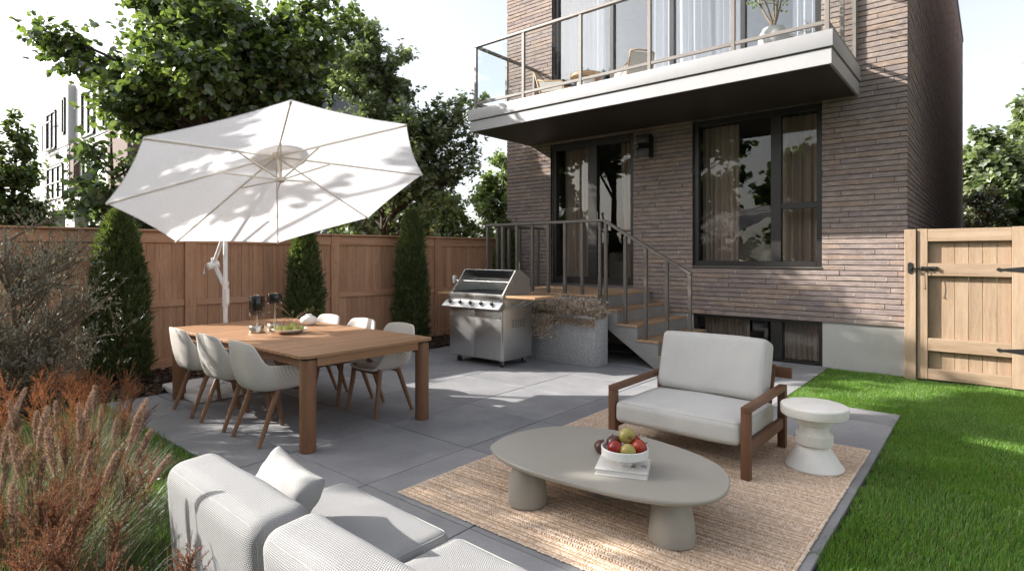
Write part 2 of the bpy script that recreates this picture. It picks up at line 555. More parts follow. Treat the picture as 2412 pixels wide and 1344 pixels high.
    M['rail_dark'] = m_plain("railing_bronze", (0.105, 0.09, 0.078), 0.42, var=0.1, bump=0.03)
    M['frame'] = m_plain("window_frame_dark", (0.017, 0.015, 0.014), 0.4, var=0.15, bump=0.02)
    M['glass'] = m_glass("window_glass", 1.42, (0.86, 0.86, 0.84))
    M['glass_up'] = m_glass("window_glass_coated", 2.1, (0.86, 0.87, 0.90))
    M['clear'] = m_glass("clear_glass", 1.16, (0.955, 0.97, 0.97))
    M['smoke'] = m_glass("smoked_glass", 1.45, (0.55, 0.53, 0.52))
    M['black'] = m_plain("black_iron", (0.018, 0.017, 0.017), 0.45, var=0.2, bump=0.15, bscale=90)
    M['rubber'] = m_plain("black_rubber", (0.025, 0.025, 0.026), 0.6)
    M['white_metal'] = m_plain("white_painted_metal", (0.76, 0.75, 0.74), 0.4, var=0.03, bump=0.02)
    M['white_plastic'] = m_plain("white_plastic", (0.74, 0.72, 0.69), 0.5, var=0.03, bump=0.0)
    M['ceramic'] = m_plain("white_ceramic", (0.78, 0.77, 0.75), 0.3, var=0.03, bump=0.02)
    M['cream_metal'] = m_plain("cream_rib_paint", (0.72, 0.67, 0.60), 0.45, var=0.05, bump=0.02)
    M['greige'] = m_plain("greige_lacquer", (0.345, 0.322, 0.282), 0.38, var=0.04, scale=3, bump=0.04, bscale=300)
    def steel(name, axis, c=0.66, rough=0.30):
        t = NT(name)
        s = {'x': (1, 120, 120), 'y': (120, 1, 120), 'z': (120, 120, 1)}[axis]
        n = t.noise(t.coords(s), 3, 3, 0.6)
        col = t.ramp(n, [(0.3, (c * .88,) * 3), (0.7, (c, c * .985, c * .96))])
        return t.done(t.pbr(col, t.math('MULTIPLY_ADD', n, 0.2, rough - 0.08), 0.95, 0.5, t.bump(n, 0.06, 0.002)))
    M['steel'] = steel("brushed_steel", 'z')
    M['steel_x'] = steel("brushed_steel_horizontal", 'x', 0.72, 0.26)
    M['nickel'] = m_plain("satin_nickel", (0.60, 0.53, 0.45), 0.26, 1.0, var=0.05, bump=0.02)
    M['iron_grate'] = m_plain("cast_iron_grate", (0.06, 0.06, 0.06), 0.5, var=0.2)
    # ribbed chair shell
    t = NT("ribbed_white_shell")
    tc = t.n("ShaderNodeTexCoord"); sp = t.n("ShaderNodeSeparateXYZ"); t.l(tc.outputs["Object"], sp.inputs[0])
    w = t.math('SINE', t.math('MULTIPLY', t.math('ADD', sp.outputs[0], t.math('MULTIPLY', sp.outputs[1], 0.25)), 2 * PI / 0.0085))
    w2 = t.math('SINE', t.math('MULTIPLY', sp.outputs[2], 2 * PI / 0.012))
    h = t.math('MULTIPLY_ADD', w2, 0.3, w)
    col = t.ramp(t.math('MULTIPLY_ADD', h, 0.4, 0.5), [(0.0, (0.52, 0.475, 0.43)), (0.7, (0.68, 0.645, 0.60))])
    M['shell'] = t.done(t.pbr(col, 0.5, 0, 0.4, t.bump(h, 0.25, 0.002)))
    # woods
    M['table_x'] = m_wood("teak_along_x", (0.19, 0.095, 0.05), (0.285, 0.15, 0.082), (0.38, 0.225, 0.13), 'x', 0.5)
    M['table_y'] = m_wood("teak_along_y", (0.25, 0.128, 0.068), (0.365, 0.203, 0.11), (0.465, 0.285, 0.165), 'y', 0.5, rand=0.2)
    M['table_z'] = m_wood("teak_along_z", (0.14, 0.066, 0.034), (0.215, 0.108, 0.057), (0.30, 0.165, 0.093), 'z', 0.5)
    M['leg_wood'] = m_wood("chair_leg_wood", (0.16, 0.08, 0.045), (0.245, 0.133, 0.077), (0.33, 0.195, 0.12), 'z', 0.5)
    M['fence_z'] = m_wood("fence_cedar_z", (0.31, 0.148, 0.083), (0.56, 0.30, 0.175), (0.70, 0.43, 0.275), 'z', 0.75, rand=0.3, bump=0.4)
    M['fence_x'] = m_wood("fence_cedar_x", (0.32, 0.152, 0.086), (0.57, 0.305, 0.18), (0.71, 0.44, 0.28), 'x', 0.75, rand=0.2, bump=0.4)
    M['gate_z'] = m_wood("gate_pine_z", (0.215, 0.14, 0.082), (0.345, 0.245, 0.162), (0.45, 0.34, 0.245), 'z', 0.7, rand=0.18, bump=0.35)
    M['gate_x'] = m_wood("gate_pine_x", (0.215, 0.14, 0.082), (0.345, 0.245, 0.162), (0.45, 0.34, 0.245), 'x', 0.7, rand=0.12, bump=0.35)
    M['tread'] = m_wood("tread_wood", (0.25, 0.15, 0.082), (0.37, 0.24, 0.145), (0.47, 0.325, 0.21), 'y', 0.55, fine=1.3)
    M['grill_wood'] = m_wood("grill_shelf_wood", (0.30, 0.165, 0.08), (0.45, 0.27, 0.145), (0.56, 0.36, 0.21), 'x', 0.45)
    M['walnut_z'] = m_wood("walnut_z", (0.085, 0.04, 0.022), (0.15, 0.072, 0.04), (0.215, 0.11, 0.064), 'z', 0.45)
    M['walnut_y'] = m_wood("walnut_y", (0.085, 0.04, 0.022), (0.15, 0.072, 0.04), (0.225, 0.115, 0.068), 'y', 0.45)
    M['walnut_x'] = m_wood("walnut_x", (0.085, 0.04, 0.022), (0.15, 0.072, 0.04), (0.225, 0.115, 0.068), 'x', 0.45)
    M['trunk'] = m_wood("tree_bark", (0.03, 0.022, 0.017), (0.065, 0.048, 0.036), (0.12, 0.09, 0.07), 'z', 0.9, bump=0.8)
    M['pale_bark'] = m_wood("pale_twig_bark", (0.12, 0.085, 0.06), (0.2, 0.15, 0.11), (0.3, 0.23, 0.17), 'z', 0.85)
    M['rattan'] = m_plain("rattan", (0.50, 0.30, 0.155), 0.55, var=0.25, scale=30)
    M['pale_rattan'] = m_plain("pale_rattan_weave", (0.60, 0.54, 0.47), 0.7, var=0.2, scale=120, bump=0.5, bscale=250)
    # cloth
    M['sofa'] = m_weave("sofa_weave", (0.27, 0.269, 0.268), (0.385, 0.384, 0.383), 0.0085, 0.75, dist=0.0035)
    M['seat'] = m_weave("armchair_weave", (0.40, 0.385, 0.36), (0.70, 0.685, 0.66), 0.009, 0.6)
    M['pillow'] = m_weave("pillow_linen", (0.34, 0.333, 0.322), (0.42, 0.412, 0.40), 0.003, 0.3)
    M['piping'] = m_plain("piping_thread", (0.48, 0.44, 0.39), 0.9, bump=0.4, bscale=400)
    M['sofa_seam'] = m_plain("sofa_seam", (0.36, 0.355, 0.35), 0.95, bump=0.4, bscale=300)
    M['cushion_white'] = m_weave("white_cushion", (0.66, 0.65, 0.63), (0.78, 0.77, 0.76), 0.006, 0.3)
    M['boucle'] = m_plain("boucle_cream", (0.62, 0.57, 0.50), 0.95, var=0.12, scale=60, bump=0.6, bscale=150)
    def cloth(name, c, trans):
        t = NT(name)
        co = t.coords((40, 40, 2))
        col = t.ramp(t.noise(co, 2, 3, 0.5), [(0.3, tuple(x * .9 for x in c)), (0.7, c)])
        d = t.n("ShaderNodeBsdfDiffuse"); t.l(col, d.inputs[0])
        r = t.n("ShaderNodeBsdfTranslucent"); t.l(col, r.inputs[0])
        mx = t.n("ShaderNodeMixShader"); mx.inputs[0].default_value = trans
        t.l(d.outputs[0], mx.inputs[1]); t.l(r.outputs[0], mx.inputs[2])
        return t.done(mx.outputs[0])
    M['sheer'] = cloth("sheer_curtain", (0.82, 0.81, 0.80), 0.25)
    M['drape'] = cloth("taupe_drape", (0.74, 0.60, 0.53), 0.2)
    M['canopy'] = cloth("parasol_canvas", (0.82, 0.82, 0.835), 0.52)
    M['vent'] = cloth("parasol_vent_canvas", (0.74, 0.71, 0.67), 0.5)
    # rug yarns
    for nm, a, b in (('yarn', (0.56, 0.42, 0.305), (0.79, 0.635, 0.50)), ('yarn_dark', (0.42, 0.27, 0.16), (0.60, 0.42, 0.275))):
        t = NT(nm)
        ge = t.n("ShaderNodeNewGeometry")
        n = t.noise(t.coords(), 300, 3, 0.7)
        col = t.ramp(t.math('MULTIPLY_ADD', n, 0.4, t.math('MULTIPLY', ge.outputs["Random Per Island"], 0.6)), [(0.2, a), (0.8, b)])
        M[nm] = t.done(t.pbr(col, 0.9, 0, 0.15, t.bump(n, 0.5, 0.002)))
    M['rug_back'] = m_plain("rug_backing", (0.34, 0.23, 0.15), 0.95, var=0.2, bump=0.5, bscale=200)
    # rooms
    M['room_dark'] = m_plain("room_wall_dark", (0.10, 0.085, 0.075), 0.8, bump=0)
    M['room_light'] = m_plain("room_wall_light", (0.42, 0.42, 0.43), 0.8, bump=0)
    M['room_floor'] = m_wood("room_floor_wood", (0.1, 0.06, 0.035), (0.16, 0.1, 0.06), (0.22, 0.14, 0.09), 'x', 0.5)
    # far buildings
    M['render_white'] = m_plain("white_render", (0.50, 0.495, 0.50), 0.8, var=0.04, scale=1)
    M['render_grey'] = m_plain("grey_render", (0.15, 0.15, 0.17), 0.85, var=0.06, scale=0.7)
    M['white_brick'] = m_plain("white_brick", (0.47, 0.46, 0.45), 0.85, var=0.08)
    M['red_brick'] = m_plain("red_brick", (0.13, 0.082, 0.066), 0.85, var=0.2)
    # foliage
    M['leaf_linden'] = m_leaf("linden_leaf", (0.042, 0.066, 0.022), (0.155, 0.2, 0.065), 0.4, 0.08, 0.36, (1, 1.1, 0.55))
    M['leaf_dark'] = m_leaf("dark_leaf", (0.048, 0.07, 0.034), (0.12, 0.165, 0.07), 0.3, 0.06, 0.4, (1, 1.12, 0.55))
    M['leaf_maple'] = m_leaf("maple_leaf", (0.072, 0.092, 0.045), (0.205, 0.245, 0.115), 0.4, 0.1, 0.35, (1, 1.1, 0.62))
    M['leaf_bright'] = m_leaf("bright_leaf", (0.085, 0.12, 0.045), (0.22, 0.27, 0.105), 0.45, 0.06, 0.45, (1, 1.12, 0.55))
    M['leaf_right'] = m_leaf("hedge_leaf", (0.09, 0.12, 0.055), (0.24, 0.28, 0.145), 0.4, 0.1, 0.36, (1, 1.1, 0.6))
    M['leaf_red'] = m_leaf("berry_bush_leaf", (0.04, 0.06, 0.025), (0.12, 0.10, 0.06), 0.3, 0.06, 0.4)
    M['berry'] = m_plain("red_berry", (0.30, 0.03, 0.02), 0.4, bump=0)
    M['leaf_olive'] = m_leaf("olive_leaf", (0.085, 0.08, 0.055), (0.27, 0.25, 0.185), 0.25, 0.06, 0.4, (1, 1, 0.75))
    M['needle'] = m_leaf("cypress_needle", (0.046, 0.062, 0.026), (0.15, 0.185, 0.065), 0.3, 0.03, 0.5, (1, 1.1, 0.5))
    M['grass'] = m_leaf("lawn_blade", (0.05, 0.125, 0.016), (0.2, 0.36, 0.058), 0.38, 0.03, 0.5, (1, 1.15, .4), (0.08, (0.32, 0.29, 0.14)))
    M['orn_blade'] = m_leaf("fountain_grass_blade", (0.055, 0.07, 0.034), (0.24, 0.25, 0.14), 0.28, 0.03, 0.45, (1, 1.1, 0.65))
    M['plume'] = m_leaf("fountain_plume", (0.1, 0.07, 0.053), (0.3, 0.22, 0.17), 0.4, 0.02, 0.5, (1.1, 1, 0.9))
    M['feather'] = m_leaf("shaded_feather_plume", (0.05, 0.027, 0.018), (0.175, 0.092, 0.058), 0.38, 0.02, 0.5, (1.12, 0.92, 0.7))  # front plumes: their shade is put into the darker brown
    M['feather_lit'] = m_leaf("lit_feather_plume", (0.085, 0.040, 0.024), (0.27, 0.13, 0.068), .38, .02, .5, (1.15, .9, .6))  # rear plumes: sunlight is put into the brighter orange
    M['stem'] = m_plain("rust_stem", (0.22, 0.085, 0.045), 0.6, bump=0)
    M['heather'] = m_leaf("heather_sprig", (0.3, 0.235, 0.185), (0.7, 0.58, 0.5), 0.35, 0.03, 0.5, (1, 0.95, 0.85))
    M['heather_green'] = m_leaf("heather_green", (0.08, 0.1, 0.045), (0.2, 0.21, 0.12), 0.25, 0.03, 0.5, (1, 1.05, 0.7))
    M['petal'] = m_plain("white_petal", (0.75, 0.74, 0.78), 0.6, bump=0)
    # fruit
    def apple(name, a, b, c, lo, hi):
        t = NT(name)
        co = t.coords((1, 1, 1), rand=True)
        n = t.noise(co, 14, 4, 0.6); n2 = t.noise(t.coords((60, 60, 8), rand=True), 3, 3, 0.6)
        f = t.math('MULTIPLY_ADD', n2, 0.3, t.math('MULTIPLY', n, 0.8))
        return t.done(t.pbr(t.ramp(f, [(lo, a), ((lo + hi) / 2, b), (hi, c)]), 0.28, 0, 0.5))
    M['apple_red'] = apple("red_apple_skin", (0.20, 0.01, 0.008), (0.34, 0.025, 0.014), (0.42, 0.10, 0.03), 0.40, 0.75)
    M['apple_green'] = apple("green_apple_skin", (0.30, 0.33, 0.06), (0.40, 0.33, 0.10), (0.38, 0.17, 0.07), 0.36, 0.72)
    M['apple_dark'] = apple("russet_apple_skin", (0.055, 0.018, 0.012), (0.10, 0.035, 0.02), (0.18, 0.075, 0.035), 0.4, 0.8)
    M['pear'] = apple("pear_skin", (0.28, 0.36, 0.06), (0.36, 0.36, 0.09), (0.36, 0.22, 0.09), 0.36, 0.75)
    M['paper'] = m_plain("book_paper", (0.70, 0.68, 0.65), 0.7, var=0.03, bump=0.1, bscale=300)
    M['ink'] = m_plain("print_ink", (0.02, 0.02, 0.02), 0.6, bump=0)
build_materials()
# ================================================================ SETTING
# one big ground sheet, then patio, lawns and planting bed on top of it
MB().add([(-120, -60, -.07), (120, -60, -.07), (120, 160, -.07), (-120, 160, -.07)], [(0, 1, 2, 3)]).build("ground", M['field'])["kind"] = "structure"

PX0, PX1, PY0 = -6.88, -0.66, 1.77
STEP = 0.935
patio = MB().box(PX0, PY0, -.06, PX1, 6.46, -.010).box(PX0, 6.46, -.06, -1.68, 8.62, -.010).build("patio", M['joint'])
patio["kind"] = "structure"
xs = [PX0] + [-3.14 + STEP * k for k in range(-3, 3)] + [PX1]
ys = [PY0] + [2.262 + STEP * k for k in range(0, 7)] + [8.60]
G = 0.0045
pr = random.Random(3)
for i in range(len(xs) - 1):
    for j in range(len(ys) - 1):
        x0, x1, y0, y1 = xs[i] + G, xs[i + 1] - G, ys[j] + G, ys[j + 1] - G
        if y0 > 6.40:
            if x0 > -1.75: continue
            x1 = min(x1, -1.68)
        elif y1 > 6.46 and x0 > -1.7:
            y1 = 6.46
        if x1 - x0 < .06 or y1 - y0 < .05: continue
        if y0 < 6.40 and y1 > 6.46 and x0 < -1.68 < x1:          # cut round the lawn corner
            MB().box(-1.678, y0, -.055, x1, 6.46, 0).build("paver", M['paver'], patio, bevel=.003, seg=1)
            x1 = -1.682
        dz = pr.uniform(-.0012, .0012)
        mb = MB().box(x0, y0, -.055, x1, y1, dz)
        mb.build("paver", M['paver'], patio, bevel=.003, seg=1)

soil_r = MB().box(PX1 + .002, -4, -.065, 8, 8.45, -.022).box(-1.678, 6.462, -.065, PX1 + .002, 8.60, -.022).build("lawn_soil", M['lawn_soil'])
soil_r["kind"] = "structure"
soil_l = MB().box(-7.0, -1.2, -.065, PX1, PY0 - .004, -.024).build("planting_bed", M['soil'])
soil_l["kind"] = "structure"
bed = MB().add([(-9.6, -2.5, -.03), (-7.0, -2.5, -.03), (-7.0, PY0, -.03), (PX0 - .004, PY0, -.012), (PX0 - .004, 8.6, -.012), (-7.5, 8.6, .01), (-7.62, 8.4, .02), (-8.6, .2, .0)],
               [(0, 1, 2, 7), (2, 3, 7), (3, 4, 5, 6), (3, 6, 7)]).build("mulch_bed", M['bark'])
bed["kind"] = "structure"

# bark chips over the bed
def chips(n, seed):
    r = np.random.default_rng(seed)
    y = r.uniform(-1.4, 8.45, n)
    x = r.uniform(0, 1, n)
    xl = -8.35 + .12 * (y - 2.14) + .03
    xr = np.where(y > PY0, PX0 - .03, -6.75) + r.normal(0, .03, n)
    x = xl + (xr - xl) * x
    z = r.uniform(.0, .035, n)
    L = r.uniform(.02, .055, n); W = r.uniform(.010, .024, n); H = r.uniform(.003, .007, n)
    a = r.uniform(0, 6.28, n); p = r.normal(0, .30, n); q = r.normal(0, .30, n)
    ca, sa = np.cos(a), np.sin(a)
    ux = np.stack([ca * np.cos(p), sa * np.cos(p), np.sin(p)], 1)
    uy = np.stack([-sa * np.cos(q), ca * np.cos(q), np.sin(q)], 1)
    uz = np.cross(ux, uy)
    c = np.stack([x, y, z], 1)
    V = []
    for sx, sy, sz in ((-1, -1, -1), (1, -.7, -1), (.8, 1, -1), (-1, .8, -1), (-.9, -1, 1), (.9, -.7, 1), (.8, .9, 1), (-1, .7, 1)):
        V.append(c + ux * (sx * L)[:, None] + uy * (sy * W)[:, None] + uz * (sz * H)[:, None])
    V = np.stack(V, 1).reshape(-1, 3)
    F = (np.array(BOXF)[None] + (np.arange(n) * 8)[:, None, None]).reshape(-1, 4)
    return V, F
V, F = chips(11500, 5)
npobj("bark_chips", V, F, M['chips'], kind="stuff")["label"] = "dark brown bark chips covering the bed along the wooden fence"

# ================================================================ HOUSE
HX0, HX1, HY, HTOP, HY1 = -7.33, -0.81, 8.58, 8.95, 25.6
house = thing("house", "tall narrow brick house with a balcony and dark framed windows", "house", (-4.0, 8.6, 0))
OD = (-6.27, -4.57, .985, 3.53)       # patio door opening x0,x1,z0,z1
OW = (-3.56, -1.76, 1.335, 3.555)     # big window
OB = (-3.56, -1.76, -.03, .605)       # basement window
OU = (-6.24, -1.77, 3.93, 6.55)       # balcony glazing
HOLES = [OD, OW, OB, OU]
def wall_holes(mb, x0, x1, z0, z1, holes, yf, yb):
    X = sorted({x0, x1} | {h[k] for h in holes for k in (0, 1) if x0 < h[k] < x1})
    Z = sorted({z0, z1} | {h[k] for h in holes for k in (2, 3) if z0 < h[k] < z1})
    for i in range(len(X) - 1):
        for j in range(len(Z) - 1):
            cx, cz = (X[i] + X[i + 1]) / 2, (Z[j] + Z[j + 1]) / 2
            if any(h[0] < cx < h[1] and h[2] < cz < h[3] for h in holes): continue
            for y in (yf, yb):
                mb.add([(X[i], y, Z[j]), (X[i + 1], y, Z[j]), (X[i + 1], y, Z[j + 1]), (X[i], y, Z[j + 1])], [(0, 1, 2, 3)])
    for h in holes:
        a, b, c, d = max(h[0], x0), min(h[1], x1), max(h[2], z0), min(h[3], z1)
        if c >= d: continue
        for q in ([(a, yf, c), (a, yb, c), (a, yb, d), (a, yf, d)], [(b, yf, c), (b, yb, c), (b, yb, d), (b, yf, d)],
                  [(a, yf, c), (b, yf, c), (b, yb, c), (a, yb, c)], [(a, yf, d), (b, yf, d), (b, yb, d), (a, yb, d)]):
            mb.add(q, [(0, 1, 2, 3)])
mb = MB()
wall_holes(mb, HX0 + .012, HX1 - .012, .6, HTOP, HOLES, HY + .013, HY + .30)
for (xa, ya, xb, yb) in ((HX1 - .012, HY + .013, HX1 - .012, HY1), (HX0 + .012, HY + .013, HX0 + .012, HY1), (HX0 + .012, HY1, HX1 - .012, HY1)):
    mb.add([(xa, ya, .6), (xb, yb, .6), (xb, yb, HTOP), (xa, ya, HTOP)], [(0, 1, 2, 3)])
mb.build("wall", M['mortar'], house, world=True)
mb = MB()
wall_holes(mb, HX0 + .03, HX1 - .03, -.06, .6, [OB], HY + .03, HY + .30)
mb.add([(HX1 - .03, HY + .03, -.06), (HX1 - .03, HY1, -.06), (HX1 - .03, HY1, .6), (HX1 - .03, HY + .03, .6)], [(0, 1, 2, 3)])
mb.add([(HX0 + .03, HY + .03, -.06), (HX0 + .03, HY1, -.06), (HX0 + .03, HY1, .6), (HX0 + .03, HY + .03, .6)], [(0, 1, 2, 3)])
mb.build("plinth", M['plinth'], house, world=True)
MB().box(HX0 - .02, HY - .02, HTOP, HX1 + .02, HY1, HTOP + .14).build("roof", M['rail_dark'], house, world=True)

# bricks: long thin ones laid course by course, clipped at the openings
def ray_px(x, y, z):
    A = math.radians(40)
    d = -x * math.sin(A) + y * math.cos(A); l = x * math.cos(A) + y * math.sin(A)
    return 1206 + 1350 * l / d, 600 + 1350 * (1.5 - z) / d, d
CH = 0.0698
br = random.Random(11)
front = []
k = 0
z = .602
while z < HTOP - .05:
    zc = z + CH / 2
    L = 0.655
    off = [0, .22, .44, .33, .11][k % 5] + br.uniform(-.05, .05)
    x = HX0 - off
    blocks = sorted((h[0], h[1]) for h in HOLES if h[2] - .02 < zc < h[3] + .02)
    while x < HX1:
        l = L + br.uniform(-.03, .03)
        a, b = max(x, HX0), min(x + l - .007, HX1)
        x += l
        seg = [(a, b)]
        for h0, h1 in blocks:
            ns = []
            for s0, s1 in seg:
                if s1 <= h0 or s0 >= h1: ns.append((s0, s1)); continue
                if s0 < h0: ns.append((s0, h0))
                if s1 > h1: ns.append((h1, s1))
            seg = ns
        for s0, s1 in seg:
            if s1 - s0 < .03: continue
            front.append((s0, s1, z + br.uniform(-.0012, .0012), z + CH - .0115 + br.uniform(-.0015, .0015), HY + br.uniform(-.003, .0025)))
    z += CH; k += 1
# pale mortar squeezed out of some of the upright joints
ml = MB()
ends = sorted(front, key=lambda q: (round(q[2], 2), q[0]))
for q0, q1 in zip(ends[:-1], ends[1:]):
    if abs(q0[2] - q1[2]) < .02 and 0 < q1[0] - q0[1] < .012 and br.random() < .55:
        zc0, zc1 = q0[2] + br.uniform(.0, .01), q0[3] - br.uniform(.0, .01)
        w0, w1 = br.uniform(.001, .007), br.uniform(.001, .007)
        y_ = HY + br.uniform(-.0045, -.002)
        ml.add([(q0[1] - w0, y_, zc0), (q1[0] + w1, y_, zc0 + br.uniform(0, .008)), (q1[0] + br.uniform(.001, .006), y_, zc1), (q0[1] - br.uniform(.001, .006), y_, zc1 - br.uniform(0, .008)),
                (q0[1] - w0, HY + .01, zc0), (q1[0] + w1, HY + .01, zc0), (q1[0] + .002, HY + .01, zc1), (q0[1] - .002, HY + .01, zc1)], BOXF)
ml.build("mortar_joint", M['mortar_light'], house, world=True)["kind"] = "stuff"
def score(b):
    u, v, d = ray_px((b[0] + b[1]) / 2, HY, b[2])
    if not (-30 < u < 2440 and -20 < v < 1344): return -1
    if 3.5 < b[2] < 3.95 and b[0] < -1.3: return -.5
    u0 = ray_px(b[0], HY, b[2])[0]; u1 = ray_px(b[1], HY, b[2])[0]
    return (u1 - u0) * 1350 * .058 / d
order = sorted(range(len(front)), key=lambda i: -score(front[i]))
def brick_geo(mb, b):
    s0, s1, z0, z1, y = b
    deep = HY + .1 if s1 > HX1 - .02 else HY + .05
    j = lambda: br.uniform(-.0016, .0016)
    n = max(2, int((s1 - s0) / .16) + 1)
    vs = []; fs = []
    for i in range(n + 1):                       # the face undulates a little along its length
        x = s0 + (s1 - s0) * i / n
        vs += [(x, deep, z0), (x, y + .002 + j(), z0 + j()), (x, y + j(), z0 + .005 + j()), (x, y + j(), z1 - .005 + j()), (x, y + .003 + j(), z1 + j()), (x, deep, z1)]
    for i in range(n):
        for q in range(5):
            fs.append((i * 6 + q, i * 6 + q + 6, i * 6 + q + 7, i * 6 + q + 1))
    fs.append((0, 1, 2, 3, 4, 5)); m = n * 6
    fs.append((m + 5, m + 4, m + 3, m + 2, m + 1, m))
    mb.add(vs, fs)
for i in order[:300]:
    mb = MB(); brick_geo(mb, front[i]); mb.build("brick", M['brick'], house, world=True)
mb = MB()
for i in order[300:]: brick_geo(mb, front[i])
# side wall facing the gate
z = .602; k = 0
while z < HTOP - .05:
    y = HY + .108 - (k % 3) * .0
    first = True
    while y < HY1:
        l = (.655 if not first else .22 + .2 * (k % 3)) + br.uniform(-.03, .03); first = False
        y1 = min(y + l - .007, HY1)
        px = HX1 + br.uniform(-.002, .003)
        mb.box(px - .04, y, z, px, y1, z + CH - .0115)
        y += l
    z += CH; k += 1
# brick returns beside the openings
for h in (OD, OW, OU):
    z = .602; k = 0
    while z < HTOP - .05:
        if h[2] < z + .03 < h[3]:
            mb.box(h[0] - .02, HY + .053, z, h[0] + .011, HY + .14, z + CH - .0115)
        z += CH; k += 1
mb.build("brickwork", M['brick'], house, world=True)["kind"] = "stuff"

# rooms behind the glass
def room(name, x0, x1, y0, y1, z0, z1, mw, mf):
    m = MB()
    m.add([(x0, y1, z0), (x1, y1, z0), (x1, y1, z1), (x0, y1, z1)], [(0, 1, 2, 3)])
    m.add([(x0, y0, z0), (x0, y1, z0), (x0, y1, z1), (x0, y0, z1)], [(0, 1, 2, 3)])
    m.add([(x1, y0, z0), (x1, y1, z0), (x1, y1, z1), (x1, y0, z1)], [(0, 1, 2, 3)])
    m.add([(x0, y0, z1), (x1, y0, z1), (x1, y1, z1), (x0, y1, z1)], [(0, 1, 2, 3)])
    m.build("room_wall", mw, house, world=True)
    MB().add([(x0, y0, z0), (x1, y0, z0), (x1, y1, z0), (x0, y1, z0)], [(0, 1, 2, 3)]).build("room_floor", mf, house, world=True)
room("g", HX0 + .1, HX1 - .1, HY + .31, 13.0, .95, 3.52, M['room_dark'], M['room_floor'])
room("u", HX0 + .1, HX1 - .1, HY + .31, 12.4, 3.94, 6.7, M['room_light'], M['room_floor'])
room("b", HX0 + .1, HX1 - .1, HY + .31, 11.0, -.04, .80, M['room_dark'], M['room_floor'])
# inner picture frames / dark cabinets so that the rooms are not bare
MB().box(-3.2, 12.8, 1.0, -1.6, 12.99, 2.6).build("room_wall", M['frame'], house, world=True)

# glazing units: frame bars, then panes as sub-parts
def glazing(name, x0, x1, z0, z1, y, bars_x, fw, fd, glass, bars_z=(), sash=None, outer=None):
    m = MB()
    m.box(x0, y, z0, x0 + fw, y + fd, z1).box(x1 - fw, y, z0, x1, y + fd, z1)
    m.box(x0 + fw, y, z1 - (outer or fw), x1 - fw, y + fd, z1).box(x0 + fw, y, z0, x1 - fw, y + fd, z0 + (outer or fw))
    ex = [x0 + fw]
    for bx, bw in bars_x:
        m.box(bx, y - .004, z0 + fw, bx + bw, y + fd - .004, z1 - fw); ex += [bx, bx + bw]
    ex.append(x1 - fw)
    for (a, b, zz, h) in bars_z:
        m.box(a, y + .006, zz, b, y + fd - .006, zz + h)
    f = m.build(name, M['frame'], house, world=True, bevel=.003, seg=1)
    for i in range(0, len(ex), 2):
        zs = [z0 + fw] + [q for (a, b, zz, h) in bars_z if a <= (ex[i] + ex[i + 1]) / 2 <= b for q in (zz, zz + h)] + [z1 - fw]
        for j in range(0, len(zs), 2):
            g = MB().box(ex[i] - .01, y + fd * .5, zs[j] - .01, ex[i + 1] + .01, y + fd * .5 + .006, zs[j + 1] + .01)
            g.build("pane", glass, f, world=True)
    return f
fd = glazing("door", OD[0] + .002, OD[1] - .002, OD[2] + .002, OD[3] - .002, HY + .055, [(-5.49, .18)], .085, .10, M['glass'], outer=.12)
hnd = MB().box(-5.28, HY + .01, 1.95, -5.262, HY + .03, 2.25).box(-5.28, HY + .03, 1.98, -5.262, HY + .06, 2.0).box(-5.28, HY + .03, 2.2, -5.262, HY + .06, 2.22)
hnd.build("handle", M['black'], fd, world=True)
glazing("window", OW[0] + .002, OW[1] - .002, OW[2] + .002, OW[3] - .002, HY + .05, [(-2.425, .135)], .075, .10, M['glass'], bars_z=[(-2.29, -1.83, 2.14, .085)])
glazing("window", OB[0] + .002, OB[1] - .002, OB[2] + .002, OB[3] - .002, HY + .06, [(-2.43, .15)], .05, .10, M['glass'])
fu = glazing("window", OU[0] + .002, OU[1] - .002, OU[2] + .002, OU[3] - .002, HY + .075, [(-5.06, .07), (-3.97, .075), (-2.86, .07)], .09, .09, M['glass_up'])
MB().box(OW[0] - .0, HY - .012, OW[2] - .022, OW[1], HY + .05, OW[2] + .001).build("sill", M['rail_dark'], house, world=True)

# balcony slab
bal = MB().box(-6.757, 6.90, 3.742, -1.312, HY + .01, 3.922).build("balcony", M['fascia'], house, world=True, bevel=.004)
m = MB()                                                              # lower fascia: a ring of boards round the dark soffit
m.box(-6.735, 6.925, 3.558, -1.328, 6.955, 3.728).box(-6.735, 6.955, 3.558, -6.705, HY + .01, 3.728).box(-1.358, 6.955, 3.558, -1.328, HY + .01, 3.728)
m.build("fascia", M['fascia'], bal, world=True, bevel=.002, seg=1)
MB().box(-6.70, 6.958, 3.572, -1.363, HY + .01, 3.738).build("soffit", M['soffit'], bal, world=True)

# ---------------------------------------------------------------- balcony railing
br_t = thing("balcony_railing", "taupe metal balcony railing with clear glass panels above the pale balcony edge", "railing", (-4.0, 6.95, 3.922))
posts = [-6.62, -5.60, -4.545, -3.467, -2.38, -1.375]
yr, W = 6.955, .046
for i, x in enumerate(posts):
    MB().box(x - W / 2, yr - W / 2, 3.923, x + W / 2, yr + W / 2, 4.952).build("post", M['rail_light'], br_t, world=True, bevel=.003, seg=1)
MB().box(-6.65, yr - .03, 4.953, -1.345, yr + .03, 4.993).build("handrail", M['rail_light'], br_t, world=True, bevel=.003, seg=1)
for i in range(5):
    a, b = posts[i] + W / 2 + .001, posts[i + 1] - W / 2 - .001
    MB().box(a, yr - .018, 4.0, b, yr + .018, 4.04).build("bottom_rail", M['rail_light'], br_t, world=True, bevel=.002, seg=1)
    MB().box(a + .006, yr - .005, 4.041, b - .006, yr + .005, 4.952).build("pane", M['clear'], br_t, world=True)
